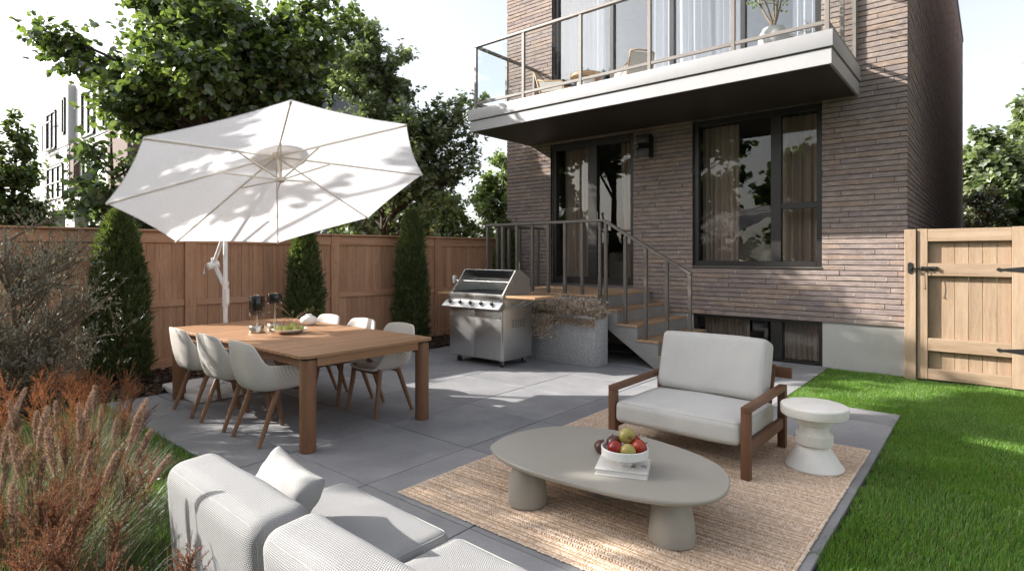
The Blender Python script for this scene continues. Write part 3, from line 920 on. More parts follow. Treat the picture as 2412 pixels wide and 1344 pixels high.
for xx in (-6.62, -1.375):
    for yy in (7.75, 8.54):
        MB().box(xx - W / 2, yy - W / 2, 3.923, xx + W / 2, yy + W / 2, 4.952).build("post", M['rail_light'], br_t, world=True, bevel=.003, seg=1)
    MB().box(xx - .03, yr + .031, 4.953, xx + .03, HY - .006, 4.993).build("handrail", M['rail_light'], br_t, world=True, bevel=.003, seg=1)
    for a, b in ((yr, 7.75), (7.75, 8.54)):
        MB().box(xx - .018, a + W / 2 + .001, 4.0, xx + .018, b - W / 2 - .001, 4.04).build("bottom_rail", M['rail_light'], br_t, world=True, bevel=.002, seg=1)
        MB().box(xx - .005, a + W / 2 + .006, 4.041, xx + .005, b - W / 2 - .006, 4.952).build("pane", M['clear'], br_t, world=True)

# ---------------------------------------------------------------- stairs
st = thing("staircase", "concrete outdoor stairs with wooden treads rising to the patio door", "stairs", (-4.4, 7.7, 0))
SY0, SY1 = 6.95, 8.565
nose = [(-4.25, .93), (-3.945, .745), (-3.64, .557), (-3.335, .37), (-3.03, .183)]
poly = [(-6.45, .90)]
for i, (x, z) in enumerate(nose):
    xi = x + .02 - .03
    poly += [(xi, z - .03), (xi, (nose[i + 1][1] - .03) if i < 4 else 0)]
poly += [(-3.39, 0), (-4.42, .68), (-6.45, .68)]
MB().prism([(p[0], p[1]) for p in poly], SY0, SY1, XZ()).build("stair_body", M['stair_concrete'], st, world=True, bevel=.004, seg=1)
for i, (x, z) in enumerate(nose):
    x0 = -6.46 if i == 0 else nose[i - 1][0] - .008
    if i == 0:
        for q in range(16):                            # landing boards
            b0 = x0 + (x - x0) * q / 16; b1 = x0 + (x - x0) * (q + 1) / 16 - .004
            MB().box(b0, SY0 - .015, z - .029, b1, SY1, z).build("tread", M['tread'], st, world=True, bevel=.002, seg=1)
    else:
        MB().box(x0, SY0 - .015, z - .029, x + .0, SY1, z).build("tread", M['tread'], st, world=True, bevel=.003, seg=1)
# railing: front run, sloping run, short return at the far end
rl = thing("stair_railing", "dark bronze square bar railing around the stair landing", "railing", (-4.6, 7.0, .93))
yf, w = 7.0, .044
fx = [-6.40, -6.07, -5.77, -5.46, -5.155, -4.85, -4.55, -4.25, -4.155]
for x in fx:
    zb = .931 if x < -4.2 else .746
    MB().box(x - w / 2, yf - w / 2, zb, x + w / 2, yf + w / 2, 1.965).build("post", M['rail_dark'], rl, world=True, bevel=.003, seg=1)
for y in (7.28, 7.58, 7.87, 8.41):
    MB().box(-6.43 - w / 2, y - w / 2, .931, -6.43 + w / 2, y + w / 2, 1.965).build("post", M['rail_dark'], rl, world=True, bevel=.003, seg=1)
slope = (1.985 - 1.265) / (-4.19 + 2.935)
for x, zb in ((-3.85, .558), (-3.545, .371), (-3.245, .184), (-2.935, .0)):
    zt = 1.985 + slope * (x + 4.19) - .03
    MB().box(x - w / 2, yf - w / 2, zb, x + w / 2, yf + w / 2, zt).build("post", M['rail_dark'], rl, world=True, bevel=.003, seg=1)
MB().box(-6.425, yf - .03, 1.966, -4.19, yf + .03, 2.004).build("handrail", M['rail_dark'], rl, world=True, bevel=.004, seg=1)
MB().bar((-4.19, yf, 1.985), (-2.915, yf, 1.985 + slope * 1.275), .06, .038).build("handrail", M['rail_dark'], rl, world=True, bevel=.004, seg=1)
MB().box(-6.46, yf + .031, 1.966, -6.40, 8.56, 2.004).build("handrail", M['rail_dark'], rl, world=True, bevel=.004, seg=1)

# ---------------------------------------------------------------- side fence (garden side is local -y)
FA = math.atan2(1.0, .12)
fen = thing("wooden_fence", "reddish brown board fence with posts and rails behind the cypress row", "fence", (-8.35, 2.14, 0), FA)
posts = [-5.1, -3.07, -1.03, .97, 3.02, 5.0, 6.95]
FZ = 1.80
for p in posts:
    MB().box(p - .068, -.058, -.05, p + .068, .058, FZ).build("post", M['fence_z'], fen, bevel=.004, seg=1)
for a, b in zip(posts[:-1], posts[1:]):
    x0, x1 = a + .069, b - .069
    MB().box(x0, -.034, FZ - .145, x1, .034, FZ - .001).build("rail", M['fence_x'], fen, bevel=.004, seg=1)
    MB().box(x0, -.034, .825, x1, .034, .912).build("rail", M['fence_x'], fen, bevel=.004, seg=1)
    MB().box(x0, -.034, .0, x1, .034, .145).build("rail", M['fence_x'], fen, bevel=.004, seg=1)
    MB().box(a + .001, -.085, FZ + .001, b - .001, .075, FZ + .026).build("cap_board", M['fence_x'], fen, bevel=.004, seg=1)
    n = round((x1 - x0) / .148)
    pw = (x1 - x0) / n
    for i in range(n):
        g = .0035 if b > 1.0 else .005
        dy = br.uniform(-.002, .002)
        MB().box(x0 + pw * i + g / 2, -.011 + dy, .146, x0 + pw * (i + 1) - g / 2, .011 + dy, .824).build("plank", M['fence_z'], fen, bevel=.0015, seg=1)
        MB().box(x0 + pw * i + g / 2, -.011 + dy, .913, x0 + pw * (i + 1) - g / 2, .011 + dy, FZ - .146).build("plank", M['fence_z'], fen, bevel=.0015, seg=1)

# ---------------------------------------------------------------- gate
gp = MB().box(-.828, 8.44, -.05, -.712, 8.545, 1.808).build("gate_post", M['gate_z'], bevel=.004, seg=1)
tag(gp, "light wooden gate post standing against the brick house corner", "post")
gt = thing("garden_gate", "light wooden garden gate with black strap hinges and a slide bolt", "gate", (-.70, 8.5, 0))
gx0, gx1, yA, yB = -.70, .275, 8.465, 8.535
MB().box(gx0, yA, .012, gx0 + .10, yB, 1.812).build("stile", M['gate_z'], gt, world=True, bevel=.003, seg=1)
MB().box(gx1 - .11, yA, .012, gx1, yB, 1.815).build("stile", M['gate_z'], gt, world=True, bevel=.003, seg=1)
for z0, z1 in ((1.66, 1.808), (1.25, 1.40), (.355, .505), (.015, .140)):
    MB().box(gx0 + .101, yA + .003, z0, gx1 - .111, yB, z1).build("rail", M['gate_x'], gt, world=True, bevel=.003, seg=1)
n = 6; pw = (gx1 - .111 - gx0 - .101) / n
for i in range(n):
    MB().box(gx0 + .101 + pw * i + .002, yB - .018 + .02, .02, gx0 + .101 + pw * (i + 1) - .002, yB + .02, 1.80).build("plank", M['gate_z'], gt, world=True, bevel=.0015, seg=1)
for zc in (1.335, .43):
    tri = [(.0, -.008), (.02, -.022), (.05, -.010), (.26, -.036), (.29, -.036), (.29, .036), (.26, .036), (.05, .010), (.02, .022), (.0, .008)]
    h = MB().prism([(p[0] + .03, p[1] + zc) for p in tri], yA - .007, yA - .001, XZ())
    h.build("hinge", M['black'], gt, world=True, bevel=.001, seg=1)
b = MB().box(-.665, yA - .012, 1.315, -.505, yA - .001, 1.36)
b.tube([(-.775, yA - .022, 1.338), (-.52, yA - .022, 1.338)], .009, 10)
for x in (-.655, -.59, -.52): b.box(x - .008, yA - .034, 1.318, x + .008, yA - .012, 1.358)
bo = b.build("slide_bolt", M['black'], gt, world=True)
MB().prism(rrect(-.795, 1.27, -.742, 1.41, .026), 8.44 - .008, 8.44 - .001, XZ()).box(-.785, 8.44 - .04, 1.322, -.75, 8.44 - .008, 1.354).build("keeper", M['black'], gt, world=True)
MB().tube([(-.625, yA - .03, 1.33), (-.622, yA - .036, 1.20), (-.62, yA - .03, 1.10)], .004, 6).lathe([(.0, -.01), (.009, -.006), (.009, .006), (.0, .01)], 8, (-.62, yA - .03, 1.095)).build("bolt_chain", M['black'], gt, world=True)
gp2 = MB().box(.285, 8.44, -.05, .40, 8.545, 1.808).build("gate_post", M['gate_z'], bevel=.004, seg=1)
tag(gp2, "light wooden hinge post at the free edge of the garden gate", "post")
gf = thing("wooden_fence", "light wooden board fence continuing beyond the garden gate", "fence", (.41, 8.5, 0))
for z0, z1 in ((1.66, 1.80), (1.25, 1.40), (.355, .505), (.015, .14)):
    MB().box(.41, yA, z0, 2.6, yB, z1).build("rail", M['gate_x'], gf, world=True)
for i in range(16):
    MB().box(.41 + .137 * i, yB + .002, .02, .41 + .137 * i + .133, yB + .02, 1.79).build("plank", M['gate_z'], gf, world=True)

# ================================================================ FAR BUILDINGS
def far_window(parent, x0, x1, z0, z1, y, nx=2, nz=1, rail=False):
    f = MB(); t = .07
    f.box(x0, y - .06, z0, x0 + t, y + .1, z1).box(x1 - t, y - .06, z0, x1, y + .1, z1).box(x0, y - .06, z1 - t, x1, y + .1, z1).box(x0, y - .06, z0, x1, y + .1, z0 + t)
    for i in range(1, nx): f.box(x0 + (x1 - x0) * i / nx - .03, y - .055, z0, x0 + (x1 - x0) * i / nx + .03, y + .1, z1)
    for i in range(1, nz): f.box(x0, y - .05, z0 + (z1 - z0) * i / nz - .03, x1, y + .1, z0 + (z1 - z0) * i / nz + .03)
    w_ = f.build("window", M['frame'], parent, world=True)
    MB().box(x0 + .03, y - .01, z0 + .03, x1 - .03, y + .02, z1 - .03).build("pane", M['glass_up'], w_, world=True)
    MB().box(x0, y + .12, z0, x1, y + .14, z1).build("blind", M['room_dark'], w_, world=True)
    if rail:
        r_ = MB()
        for i in range(3): r_.box(x0 + (x1 - x0) * i / 2 - .02, y - .2, z0 - .05, x0 + (x1 - x0) * i / 2 + .02, y - .16, z0 + 1.05)
        r_.box(x0 - .05, y - .2, z0 + 1.05, x1 + .05, y - .16, z0 + 1.1).box(x0 - .05, y - .2, z0 - .05, x1 + .05, y - .16, z0)
        r_.build("juliet_rail", M['frame'], parent, world=True)
tb = thing("townhouse", "white modern townhouse with dark windows beyond the fence at far left", "building", (-28, 8, 0))
MB().box(-31.0, 5.9, 5.75, -27.2, 12, 8.05).build("upper_wall", M['render_white'], tb, world=True)
m = MB(); m.box(-31.0, 5.93, 3.55, -27.23, 12, 5.74)
m.build("middle_wall", M['white_brick'], tb, world=True)
m = MB()
for r_ in range(27):
    zz = 3.56 + r_ * .08
    for c_ in range(16):
        x = -31 + c_ * .24 + (.12 if r_ % 2 else 0)
        if x + .23 > -27.25: continue
        if -30.62 < x + .1 < -27.75 and 3.7 < zz < 5.15: continue
        m.box(x, 5.905, zz, x + .225, 5.93, zz + .068)
m.build("facing_brick", M['white_brick'], tb, world=True)["kind"] = "stuff"
MB().box(-27.2, 6.12, 5.75, -20.5, 12, 8.25).build("upper_wall", M['render_white'], tb, world=True)
for xa, xb in ((-27.22, -26.7), (-22.6, -20.6)): MB().box(xa, 5.96, 3.55, xb, 12, 5.74).build("pier", M['red_brick'], tb, world=True)
MB().box(-26.7, 6.15, 3.55, -22.6, 12, 5.74).build("middle_wall", M['white_brick'], tb, world=True)
MB().box(-31.1, 5.6, 3.2, -20.5, 12, 3.54).build("floor_slab", M['render_white'], tb, world=True)
MB().box(-30.9, 8.4, 0, -20.6, 12, 3.19).build("porch_wall", M['render_grey'], tb, world=True)
for x in (-30.6, -27.2, -23.9): MB().box(x, 6.0, 0, x + .45, 6.45, 3.19).build("column", M['white_brick'], tb, world=True)
far_window(tb, -30.4, -28.95, 5.8, 7.35, 5.9, 2, 1, True)
far_window(tb, -27.95, -27.55, 6.2, 7.6, 5.9, 1)
far_window(tb, -30.5, -28.0, 3.75, 5.1, 5.93, 3, 2)
far_window(tb, -26.2, -24.6, 5.85, 7.5, 6.12, 2)
far_window(tb, -23.6, -22.0, 5.85, 7.5, 6.12, 2)
far_window(tb, -26.2, -24.4, 3.75, 5.2, 6.15, 3, 2)
nh = thing("added_shade_house", "unseen dark brick house added across the side passage to darken the side wall", "house", (4.6, 17.5, 0))  # unseen house, added to keep skylight off the brick side wall
MB().box(1.25, 9.6, -.06, 8.0, 26, 9.1).build("wall", M['mortar'], nh, world=True)
MB().box(1.2, 9.55, 9.1, 8.05, 26.05, 9.25).build("roof", M['rail_dark'], nh, world=True)
m = MB()
zq = 0.0
while zq < 9.0:
    m.box(1.238, 9.588, zq, 8.0, 26, zq + CH - .012); zq += CH
m.build("brickwork", M['brick'], nh, world=True)["kind"] = "stuff"
gb = thing("apartment_block", "large grey rendered block with a flat roof behind the trees", "building", (-35, 18, 0))
MB().box(-42, 12, 0, -30, 25, 13.0).build("wall", M['render_grey'], gb, world=True)
MB().box(-42.1, 11.9, 13.0, -29.9, 25.1, 13.2).build("roof", M['rail_dark'], gb, world=True)
# ================================================================ PARASOL
um = thing("parasol", "large white cantilever parasol tilted over the dining table, seen from below", "parasol", (-6.62, 2.87, 0))
UR = 1.42
uc = Vector((-5.240, 2.809, 2.154)); un = Vector((-.390, .0093, .9207)).normalized()
ua = Vector((0, 0, 1)).cross(un).normalized(); ub = un.cross(ua)
uh = .375
def uv_(k, r, h):
    t = 1.174 + k * PI / 4
    return uc + (ua * math.cos(t) + ub * math.sin(t)) * r + un * h
apex = uc + un * uh
V = []; F = []; NS = 10
for k in range(8):
    v0, v1 = uv_(k, UR, 0), uv_(k + 1, UR, 0)
    base = len(V)
    for i in range(NS + 1):                   # from apex outwards
        a = i / NS
        for j in range(NS + 1):
            b = j / NS
            e = v0.lerp(v1, b)
            p = apex.lerp(e, a)
            sag = 4 * b * (1 - b) * a
            p = p - un * (.012 * sag) - (e - apex).normalized() * (.030 * sag * a)
            V.append(tuple(p))
    for i in range(NS):
        for j in range(NS):
            q = base + i * (NS + 1) + j
            F.append((q, q + 1, q + NS + 2, q + NS + 1))
cn = npobj("canopy", V, F, M['canopy'], um, smooth=35, world=True)
# hem strips and corner pockets
hm = MB()
for k in range(8):
    pts = []
    for j in range(11):
        b = j / 10; e = uv_(k, UR, 0).lerp(uv_(k + 1, UR, 0), b); sag = 4 * b * (1 - b)
        pts.append(e - un * (.012 * sag) - (e - apex).normalized() * .030 * sag)
    hm.tube(pts, .0035, 5)
hm.build("hem", M['canopy'], cn, smooth=True, world=True)
# vent cap over the crown
vc = MB(); cen = apex + un * .03
vs = [cen] + [uv_(k / 3, .255, uh - .067 + .03) for k in range(24)]
vc.add(vs, [(0, 1 + i, 1 + (i + 1) % 24) for i in range(24)])
vc.build("vent_cap", M['vent'], um, smooth=True, world=True)
hubp = apex - un * .045; ringp = uc + un * .075
for k in range(8):
    tip = uv_(k, UR - .012, .0) - un * .012
    MB().bar(hubp, tip, .010, .015, un).build("rib", M['cream_metal'], um, world=True)
    q = hubp.lerp(tip, .345) - un * .012
    MB().bar(ringp, q, .010, .013, un).build("strut", M['cream_metal'], um, world=True)
    pk = MB(); e = uv_(k, UR, 0) - un * .014; d_ = (e - hubp).normalized()
    pk.bar(e - d_ * .06, e, .018, .012, un)
    pk.build("rib_pocket", M['cream_metal'], um, world=True)
hb = MB(); hb.tube([apex - un * .07, apex + un * .05], .030, 12)
hb.build("crown_hub", M['cream_metal'], um, smooth=40, world=True)
MB().tube([apex - un * .07, ringp], .014, 10).build("centre_tube", M['cream_metal'], um, smooth=40, world=True)
MB().tube([ringp - un * .022, ringp - un * .016, ringp + un * .016, ringp + un * .022], [.02, .032, .032, .02], 16).build("runner", M['cream_metal'], um, smooth=40, world=True)
px_, py_ = -6.62, 2.87
MB().tube([(px_, py_, .07), (px_, py_, 2.15), (px_, py_, 2.16)], [.024, .024, .018], 14).build("mast", M['white_metal'], um, smooth=40, world=True)
MB().tube([(px_, py_, .92), (px_, py_, 1.16)], .031, 14).tube([(px_, py_, 1.16), (px_, py_, 1.20)], .036, 14).box(px_ + .02, py_ - .02, .95, px_ + .05, py_ + .02, 1.12).build("mast_sleeve", M['white_metal'], um, smooth=40, world=True)
crank = Vector((-6.755, 2.80, 1.405))
MB().bar((px_ - .01, py_ - .01, 1.16), crank, .032, .04).build("brace_arm", M['white_metal'], um, bevel=.004, world=True)
top = apex + un * .16
mid = crank.lerp(top, .55) + Vector((-.08, 0, .05))
MB().tube([crank, crank.lerp(mid, .5) + Vector((-.02, 0, .01)), mid, mid.lerp(top, .5) + Vector((-.02, 0, .04)), top, apex + un * .04], .021, 10).build("boom_arm", M['white_metal'], um, smooth=40, world=True)
cb = MB(); cb.tube([crank + Vector((-.005, -.06, -.035)), crank + Vector((0.01, .05, -.01))], [.042, .042], 16).tube([crank + Vector((0, 0, -.02)), crank + Vector((.005, 0, .06))], .03, 12)
ch = cb.build("crank_housing", M['white_metal'], um, smooth=40, world=True)
MB().tube([crank + Vector((-.04, -.07, -.02)), crank + Vector((-.06, -.075, -.05)), crank + Vector((-.05, -.085, -.12)), crank + Vector((-.075, -.10, -.125))], .007, 8).build("crank_handle", M['steel_x'], ch, smooth=40, world=True)
for ix in (0, 1):
    for iy in (0, 1):
        x0, y0 = -7.115 + ix * .50, 2.375 + iy * .50
        MB().prism(rrect(x0, y0, x0 + .488, y0 + .488, .07), .004, .062).build("base_tile", M['white_plastic'], um, bevel=.012, world=True)
MB().box(px_ - .30, py_ - .03, .0625, px_ + .30, py_ + .03, .082).box(px_ - .03, py_ - .30, .0625, px_ + .03, py_ - .031, .082).box(px_ - .03, py_ + .031, .0625, px_ + .03, py_ + .30, .082).tube([(px_, py_, .082), (px_, py_, .24)], .034, 14).build("base_cross", M['white_metal'], um, world=True)

# ================================================================ DINING TABLE
TX0, TX1, TY0, TY1, TH = -6.58, -3.93, 2.265, 3.575, .742
tb_ = thing("dining_table", "long slatted teak dining table with half round legs", "table", ((TX0 + TX1) / 2, (TY0 + TY1) / 2, 0))
ns = 29; sw = (TX1 - TX0) / ns
for i in range(ns):
    x0, x1 = TX0 + i * sw + .0025, TX0 + (i + 1) * sw - .0025
    if i in (0, ns - 1):
        r = .06; m_ = 1 if i else -1
        pl = []
        xo, xi = (x1, x0) if i else (x0, x1)
        pl = [(xi, TY0), ]
        for q in range(5):
            a = q / 4 * PI / 2
            pl.append((xo - m_ * r + m_ * r * math.sin(a), TY0 + r - r * math.cos(a)))
        for q in range(5):
            a = q / 4 * PI / 2
            pl.append((xo - m_ * r + m_ * r * math.cos(a), TY1 - r + r * math.sin(a)))
        pl.append((xi, TY1))
        MB().prism(pl, TH - .024, TH).build("slat", M['table_y'], tb_, bevel=.002, seg=1, world=True)
    else:
        MB().box(x0, TY0, TH - .024, x1, TY1, TH).build("slat", M['table_y'], tb_, bevel=.002, seg=1, world=True)
for lx, ly in ((TX1 - .075, TY0 + .085), (TX1 - .075, TY1 - .085), (TX0 + .075, TY0 + .085), (TX0 + .075, TY1 - .085)):
    sy = -1 if ly < (TY0 + TY1) / 2 else 1
    pl = [(lx + .062 * math.cos(a), ly + .062 * math.sin(a)) for a in [i * 2 * PI / 28 for i in range(28)]]
    MB().prism(pl, 0.002, TH - .040).build("leg", M['table_z'], tb_, bevel=.004, world=True)
    MB().prism([(lx + (x - lx) * .86, ly + (y - ly) * .86) for x, y in pl], TH - .040, TH - .0245).build("leg_cap", M['black'], tb_, world=True)
for y in (TY0 + .06, TY1 - .10):
    MB().box(TX0 + .14, y, TH - .10, TX1 - .14, y + .04, TH - .0245).build("apron", M['table_x'], tb_, bevel=.003, world=True)
for x in (TX0 + .05, TX1 - .09):
    MB().box(x, TY0 + .15, TH - .10, x + .04, TY1 - .15, TH - .0245).build("apron", M['table_y'], tb_, bevel=.003, world=True)

# ================================================================ DINING CHAIRS
def smoothstep(a, b, x):
    t = max(0, min(1, (x - a) / (b - a))); return t * t * (3 - 2 * t)
def make_chair():
    t = thing("dining_chair", "x", "chair")
    NT_, NV = 64, 14
    V = []; F = []
    for i in range(NT_):
        th = 2 * PI * i / NT_                      # 0 = back (-y), pi = front
        ab = abs(((th + PI) % (2 * PI)) - PI)      # 0 back .. pi front
        deg = math.degrees(ab)
        zr = .815 - .015 * (deg / 40) ** 2 if deg < 40 else None
        if deg < 34: zr = .820 - .012 * (deg / 34) ** 2
        elif deg < 62: zr = .808 + (.635 - .808) * smoothstep(34, 62, deg)
        elif deg < 112: zr = .635 - .02 * (deg - 62) / 50
        else: zr = .615 + (.447 - .615) * smoothstep(112, 138, deg)
        # rim plan: rounded square, wider at the arms, leaning back behind
        def plan(w, bk, fr):
            c, s = math.sin(th), -math.cos(th)
            p = 3.2
            d = bk if s < 0 else fr
            rr = (abs(c / w) ** p + abs(s / d) ** p) ** (-1 / p)
            return c * rr, s * rr
        bx, by = plan(.215, .195, .225)
        rx, ry = plan(.292 if deg < 125 else .24, .285, .235)
        for j in range(NV + 1):
            v = j / NV
            if v < .4:                             # seat pan
                q = v / .4
                x, y = bx * q * .98, by * q * .98
                z = .428 - .016 * (1 - q * q) + .01 * max(0, y / .22) * q
            else:
                q = (v - .4) / .6
                k = q ** .8
                x = bx * .98 + (rx - bx * .98) * (1 - (1 - k) ** 1.7)
                y = by * .98 + (ry - by * .98) * (.55 * k + .45 * (1 - (1 - k) ** 1.7))
                z = .428 + (zr - .428) * (q ** 1.35)
                crease = math.exp(-((deg - 58) / 6) ** 2) * .012 * q
                x *= 1 - crease * 2
            V.append((x, y, z))
    for i in range(NT_):
        i2 = (i + 1) % NT_
        for j in range(1, NV):
            F.append((i * (NV + 1) + j, i2 * (NV + 1) + j, i2 * (NV + 1) + j + 1, i * (NV + 1) + j + 1))
    c0 = len(V); V.append((0, 0, .412))
    T = [(c0, i2 * (NV + 1) + 1, i * (NV + 1) + 1) for i in range(NT_) for i2 in ((i + 1) % NT_,)]
    me = bpy.data.meshes.new("shell"); me.from_pydata(V, [], F + T); me.update()
    bm = bmesh.new(); bm.from_mesh(me)
    bmesh.ops.delete(bm, geom=[v for v in bm.verts if not v.link_faces], context='VERTS')
    bmesh.ops.recalc_face_normals(bm, faces=bm.faces)
    bm.to_mesh(me); bm.free()
    finish(me, M['shell'], True)
    so = link("shell", me, t)
    sd = so.modifiers.new("thickness", 'SOLIDIFY'); sd.thickness = .013; sd.offset = 0
    bv = so.modifiers.new("rim", 'BEVEL'); bv.width = .005; bv.segments = 2; bv.limit_method = 'ANGLE'; bv.angle_limit = 1.0
    # rolled rim
    for sx in (-1, 1):
        # rear leg carries on up the outside of the shell
        l = MB(); l.tube([(sx * .222, -.215, .0), (sx * .212, -.10, .30), (sx * .209, -.045, .435), (sx * .222, -.025, .468)], [.0165, .0225, .025, .015], 10)
        l.build("leg", M['leg_wood'], t, smooth=50)
        l = MB(); l.tube([(sx * .225, .215, .0), (sx * .205, .165, .30), (sx * .198, .150, .44), (sx * .20, .148, .452)], [.0165, .0225, .024, .015], 10)
        l.build("leg", M['leg_wood'], t, smooth=50)
    MB().box(-.20, .13, .385, .20, .165, .41).box(-.20, -.10, .385, .20, -.065, .41).build("under_frame", M['leg_wood'], t, bevel=.004)
    return t
chair0 = make_chair()
CH_ = [(-4.58, 2.355, 0, "white shell dining chair nearest the sofa, on the near side of the table"),
       (-5.215, 2.355, 0.02, "white shell dining chair in the middle of the near side of the table"),
       (-5.86, 2.36, -.03, "white shell dining chair at the umbrella end of the table's near side"),
       (-4.55, 3.43, PI, "white shell dining chair by the grill end on the table's far side"),
       (-5.19, 3.44, PI + .02, "white shell dining chair in the middle of the table's far side"),
       (-5.83, 3.43, PI - .02, "white shell dining chair beyond the vase on the table's far side")]
for i, (x, y, rz, lab) in enumerate(CH_):
    c = chair0 if i == 0 else copy_tree(chair0)
    c.location = (x, y, 0); c.rotation_euler = (0, 0, rz)
    tag(c, lab, "chair", "white shell chairs round the dining table")

# ---------------------------------------------------------------- things on the dining table
def table_lamp(x, y, z0, z1, lab):
    t = thing("table_lamp", lab, "lamp", (x, y, TH), 0, "cordless table lamps on the dining table")
    MB().lathe([(.0, .001), (.066, .001), (.070, .005), (.070, .064), (.066, .069), (.0, .069)], 36).build("base", M['nickel'], t, smooth=40)
    MB().tube([(0, 0, .069), (0, 0, z1 - .02)], .0075, 10).build("stem", M['nickel'], t, smooth=40)
    g = MB(); n = 36
    g.lathe([(.068, z0), (.071, z0 + .004), (.071, z1 - .006), (.067, z1), (.0, z1 + .001)], n)
    g.f.pop(-2)
    g.build("glass_shade", M['smoke'], t, smooth=40)
    MB().lathe([(.0, z0 + .052 if z1 - z0 > .15 else z0 + .02), (.042, z0 + .052 if z1 - z0 > .15 else z0 + .02), (.048, z0 + .07 if z1 - z0 > .15 else z0 + .03), (.048, z1 - .012), (.0, z1 - .008)], 28).build("inner_shade", M['black'], t, smooth=40)
    MB().lathe([(.0, z1 + .0), (.035, z1 + .0), (.035, z1 + .007), (.0, z1 + .009)], 24).build("cap", M['nickel'], t, smooth=40)
    return t
table_lamp(-5.515, 2.69, .165, .362, "taller smoked glass table lamp on the dining table")
table_lamp(-5.53, 2.88, .265, .372, "shorter smoked glass table lamp behind the plate of pears")
plx, ply = -5.215, 2.865
pl = thing("plate", "shallow white plate holding green pears on the dining table", "plate", (plx, ply, TH))
MB().lathe([(.0, .001), (.06, .001), (.068, .006), (.12, .022), (.162, .042), (.166, .046), (.160, .047), (.115, .028), (.06, .012), (.0, .011)], 40).build("dish", M['ceramic'], pl, smooth=50)
def fruit(name, kind, mat_, loc, r, rot, lab, cat, grp, pear=False):
    t = thing(name, lab, cat, loc, 0, grp)
    t.rotation_euler = rot
    n = 20; m = 14; pr_ = []
    for i in range(m + 1):
        a = -PI / 2 + PI * i / m
        rad = math.cos(a); z = math.sin(a)
        if pear:
            k = 1 - .42 * smoothstep(-.1, .95, z)
            rr = rad * k; zz = z * 1.12 + .1
        else:
            rr = rad * (1 + .06 * z)
            zz = z * .90 - .26 * math.exp(-(rr / .25) ** 2) * (1 if z > 0 else -.75)
        pr_.append((max(rr * r, .0005), zz * r))
    MB().lathe(pr_, n).build("flesh", mat_, t, smooth=True)
    zt = pr_[-1][1]
    MB().tube([(0, 0, zt - .002), (.002, .001, zt + r * .3), (.006, .002, zt + r * .55)], [r * .05, r * .04, r * .06], 6).build("stalk", M['trunk'], t)
    if not pear:
        MB().lathe([(.0, pr_[0][1] - .001), (r * .10, pr_[0][1] + .002), (r * .04, pr_[0][1] + .006), (.0, pr_[0][1] + .004)], 8).build("calyx", M['black'], t)
    return t
PR = [(-.10, -.02, "at the left rim of the plate"), (-.045, .035, "behind the leftmost pear"), (-.035, -.05, "at the front edge of the plate"), (.02, .01, "in the centre of the plate, on top of the heap"),
      (.03, -.055, "front centre right of the plate"), (.075, .03, "behind, near the vase side of the plate"), (.10, -.03, "at the right rim of the plate")]
for i, (dx, dy, w_) in enumerate(PR):
    fruit("pear", 'p', M['pear'], (plx + dx * .72 + dy * .6, ply + dy + dx * .62, TH + .045 + (.032 if i == 3 else .004)), .033, (.5 + i, .9 * math.sin(i * 2), i), "green and brown pear " + w_, "pear", "pears on the white plate", True)
va = thing("vase", "rounded white vase lying behind the plate of pears", "vase", (-5.66, 3.33, TH))
MB().lathe([(.0, .0), (.055, .002), (.085, .03), (.092, .055), (.078, .085), (.045, .103), (.028, .112), (.030, .120), (.024, .121), (.022, .110), (.0, .10)], 32).build("body", M['ceramic'], va, smooth=60)
v2 = thing("bud_vase", "small white bud vase between the lamps and the pears", "vase", (-5.43, 3.02, TH))
MB().lathe([(.0, .0), (.03, .002), (.038, .025), (.030, .055), (.014, .07), (.016, .078), (.011, .078), (.010, .068), (.0, .05)], 24).build("body", M['ceramic'], v2, smooth=60)
tw = thing("dried_branch", "thin leafy branch standing in the bud vase by the pears", "branch", (-5.43, 3.02, TH + .06))
rb = random.Random(5); tm = MB(); LV = []
for q in range(5):
    a = q * 1.3 + .6; p = Vector((0, 0, 0)); pts = [p.copy()]
    d = Vector((math.cos(a) * .35, math.sin(a) * .45, 1)).normalized()
    for s_ in range(9):
        d = (d + Vector((math.cos(a) * .16, math.sin(a) * .16, -.07))).normalized(); p = p + d * .038; pts.append(p.copy())
        if s_ > 3:
            for _ in range(2): LV.append(p + Vector([rb.uniform(-.012, .012) for _ in range(3)]))
    tm.tube(pts, [.0018 - .00012 * i for i in range(10)], 4)
tm.build("twig", M['stem'], tw)
lm = MB()
for p in LV:
    a, b = rb.uniform(0, 6.28), rb.uniform(-.8, .8); u = Vector((math.cos(a), math.sin(a), b)).normalized(); w2 = u.orthogonal().normalized()
    lm.add([p - u * .006, p + w2 * .006, p + u * .008, p - w2 * .006], [(0, 1, 2, 3)])
lm.build("leaf_spray", M['heather_green'], tw)["kind"] = "stuff"
df = thing("dried_flowers", "loose tangle of dry brown flower stalks lying by the vase", "dried flowers", (-5.78, 3.12, TH + .004))
dm = MB()
for q in range(34):
    p = Vector((rb.uniform(-.08, .08), rb.uniform(-.08, .08), rb.uniform(0, .05))); pts = [p]
    d = Vector((rb.uniform(-1, 1), rb.uniform(-1, 1), rb.uniform(-.1, .8))).normalized()
    for s_ in range(4):
        d = (d + Vector((rb.uniform(-.5, .5), rb.uniform(-.5, .5), rb.uniform(-.4, .2)))).normalized(); pts.append(pts[-1] + d * .022)
    pts = [Vector((v.x, v.y, max(.003, v.z))) for v in pts]
    dm.tube(pts, .0013, 4)
dm.build("stalk", M['plume'], df)

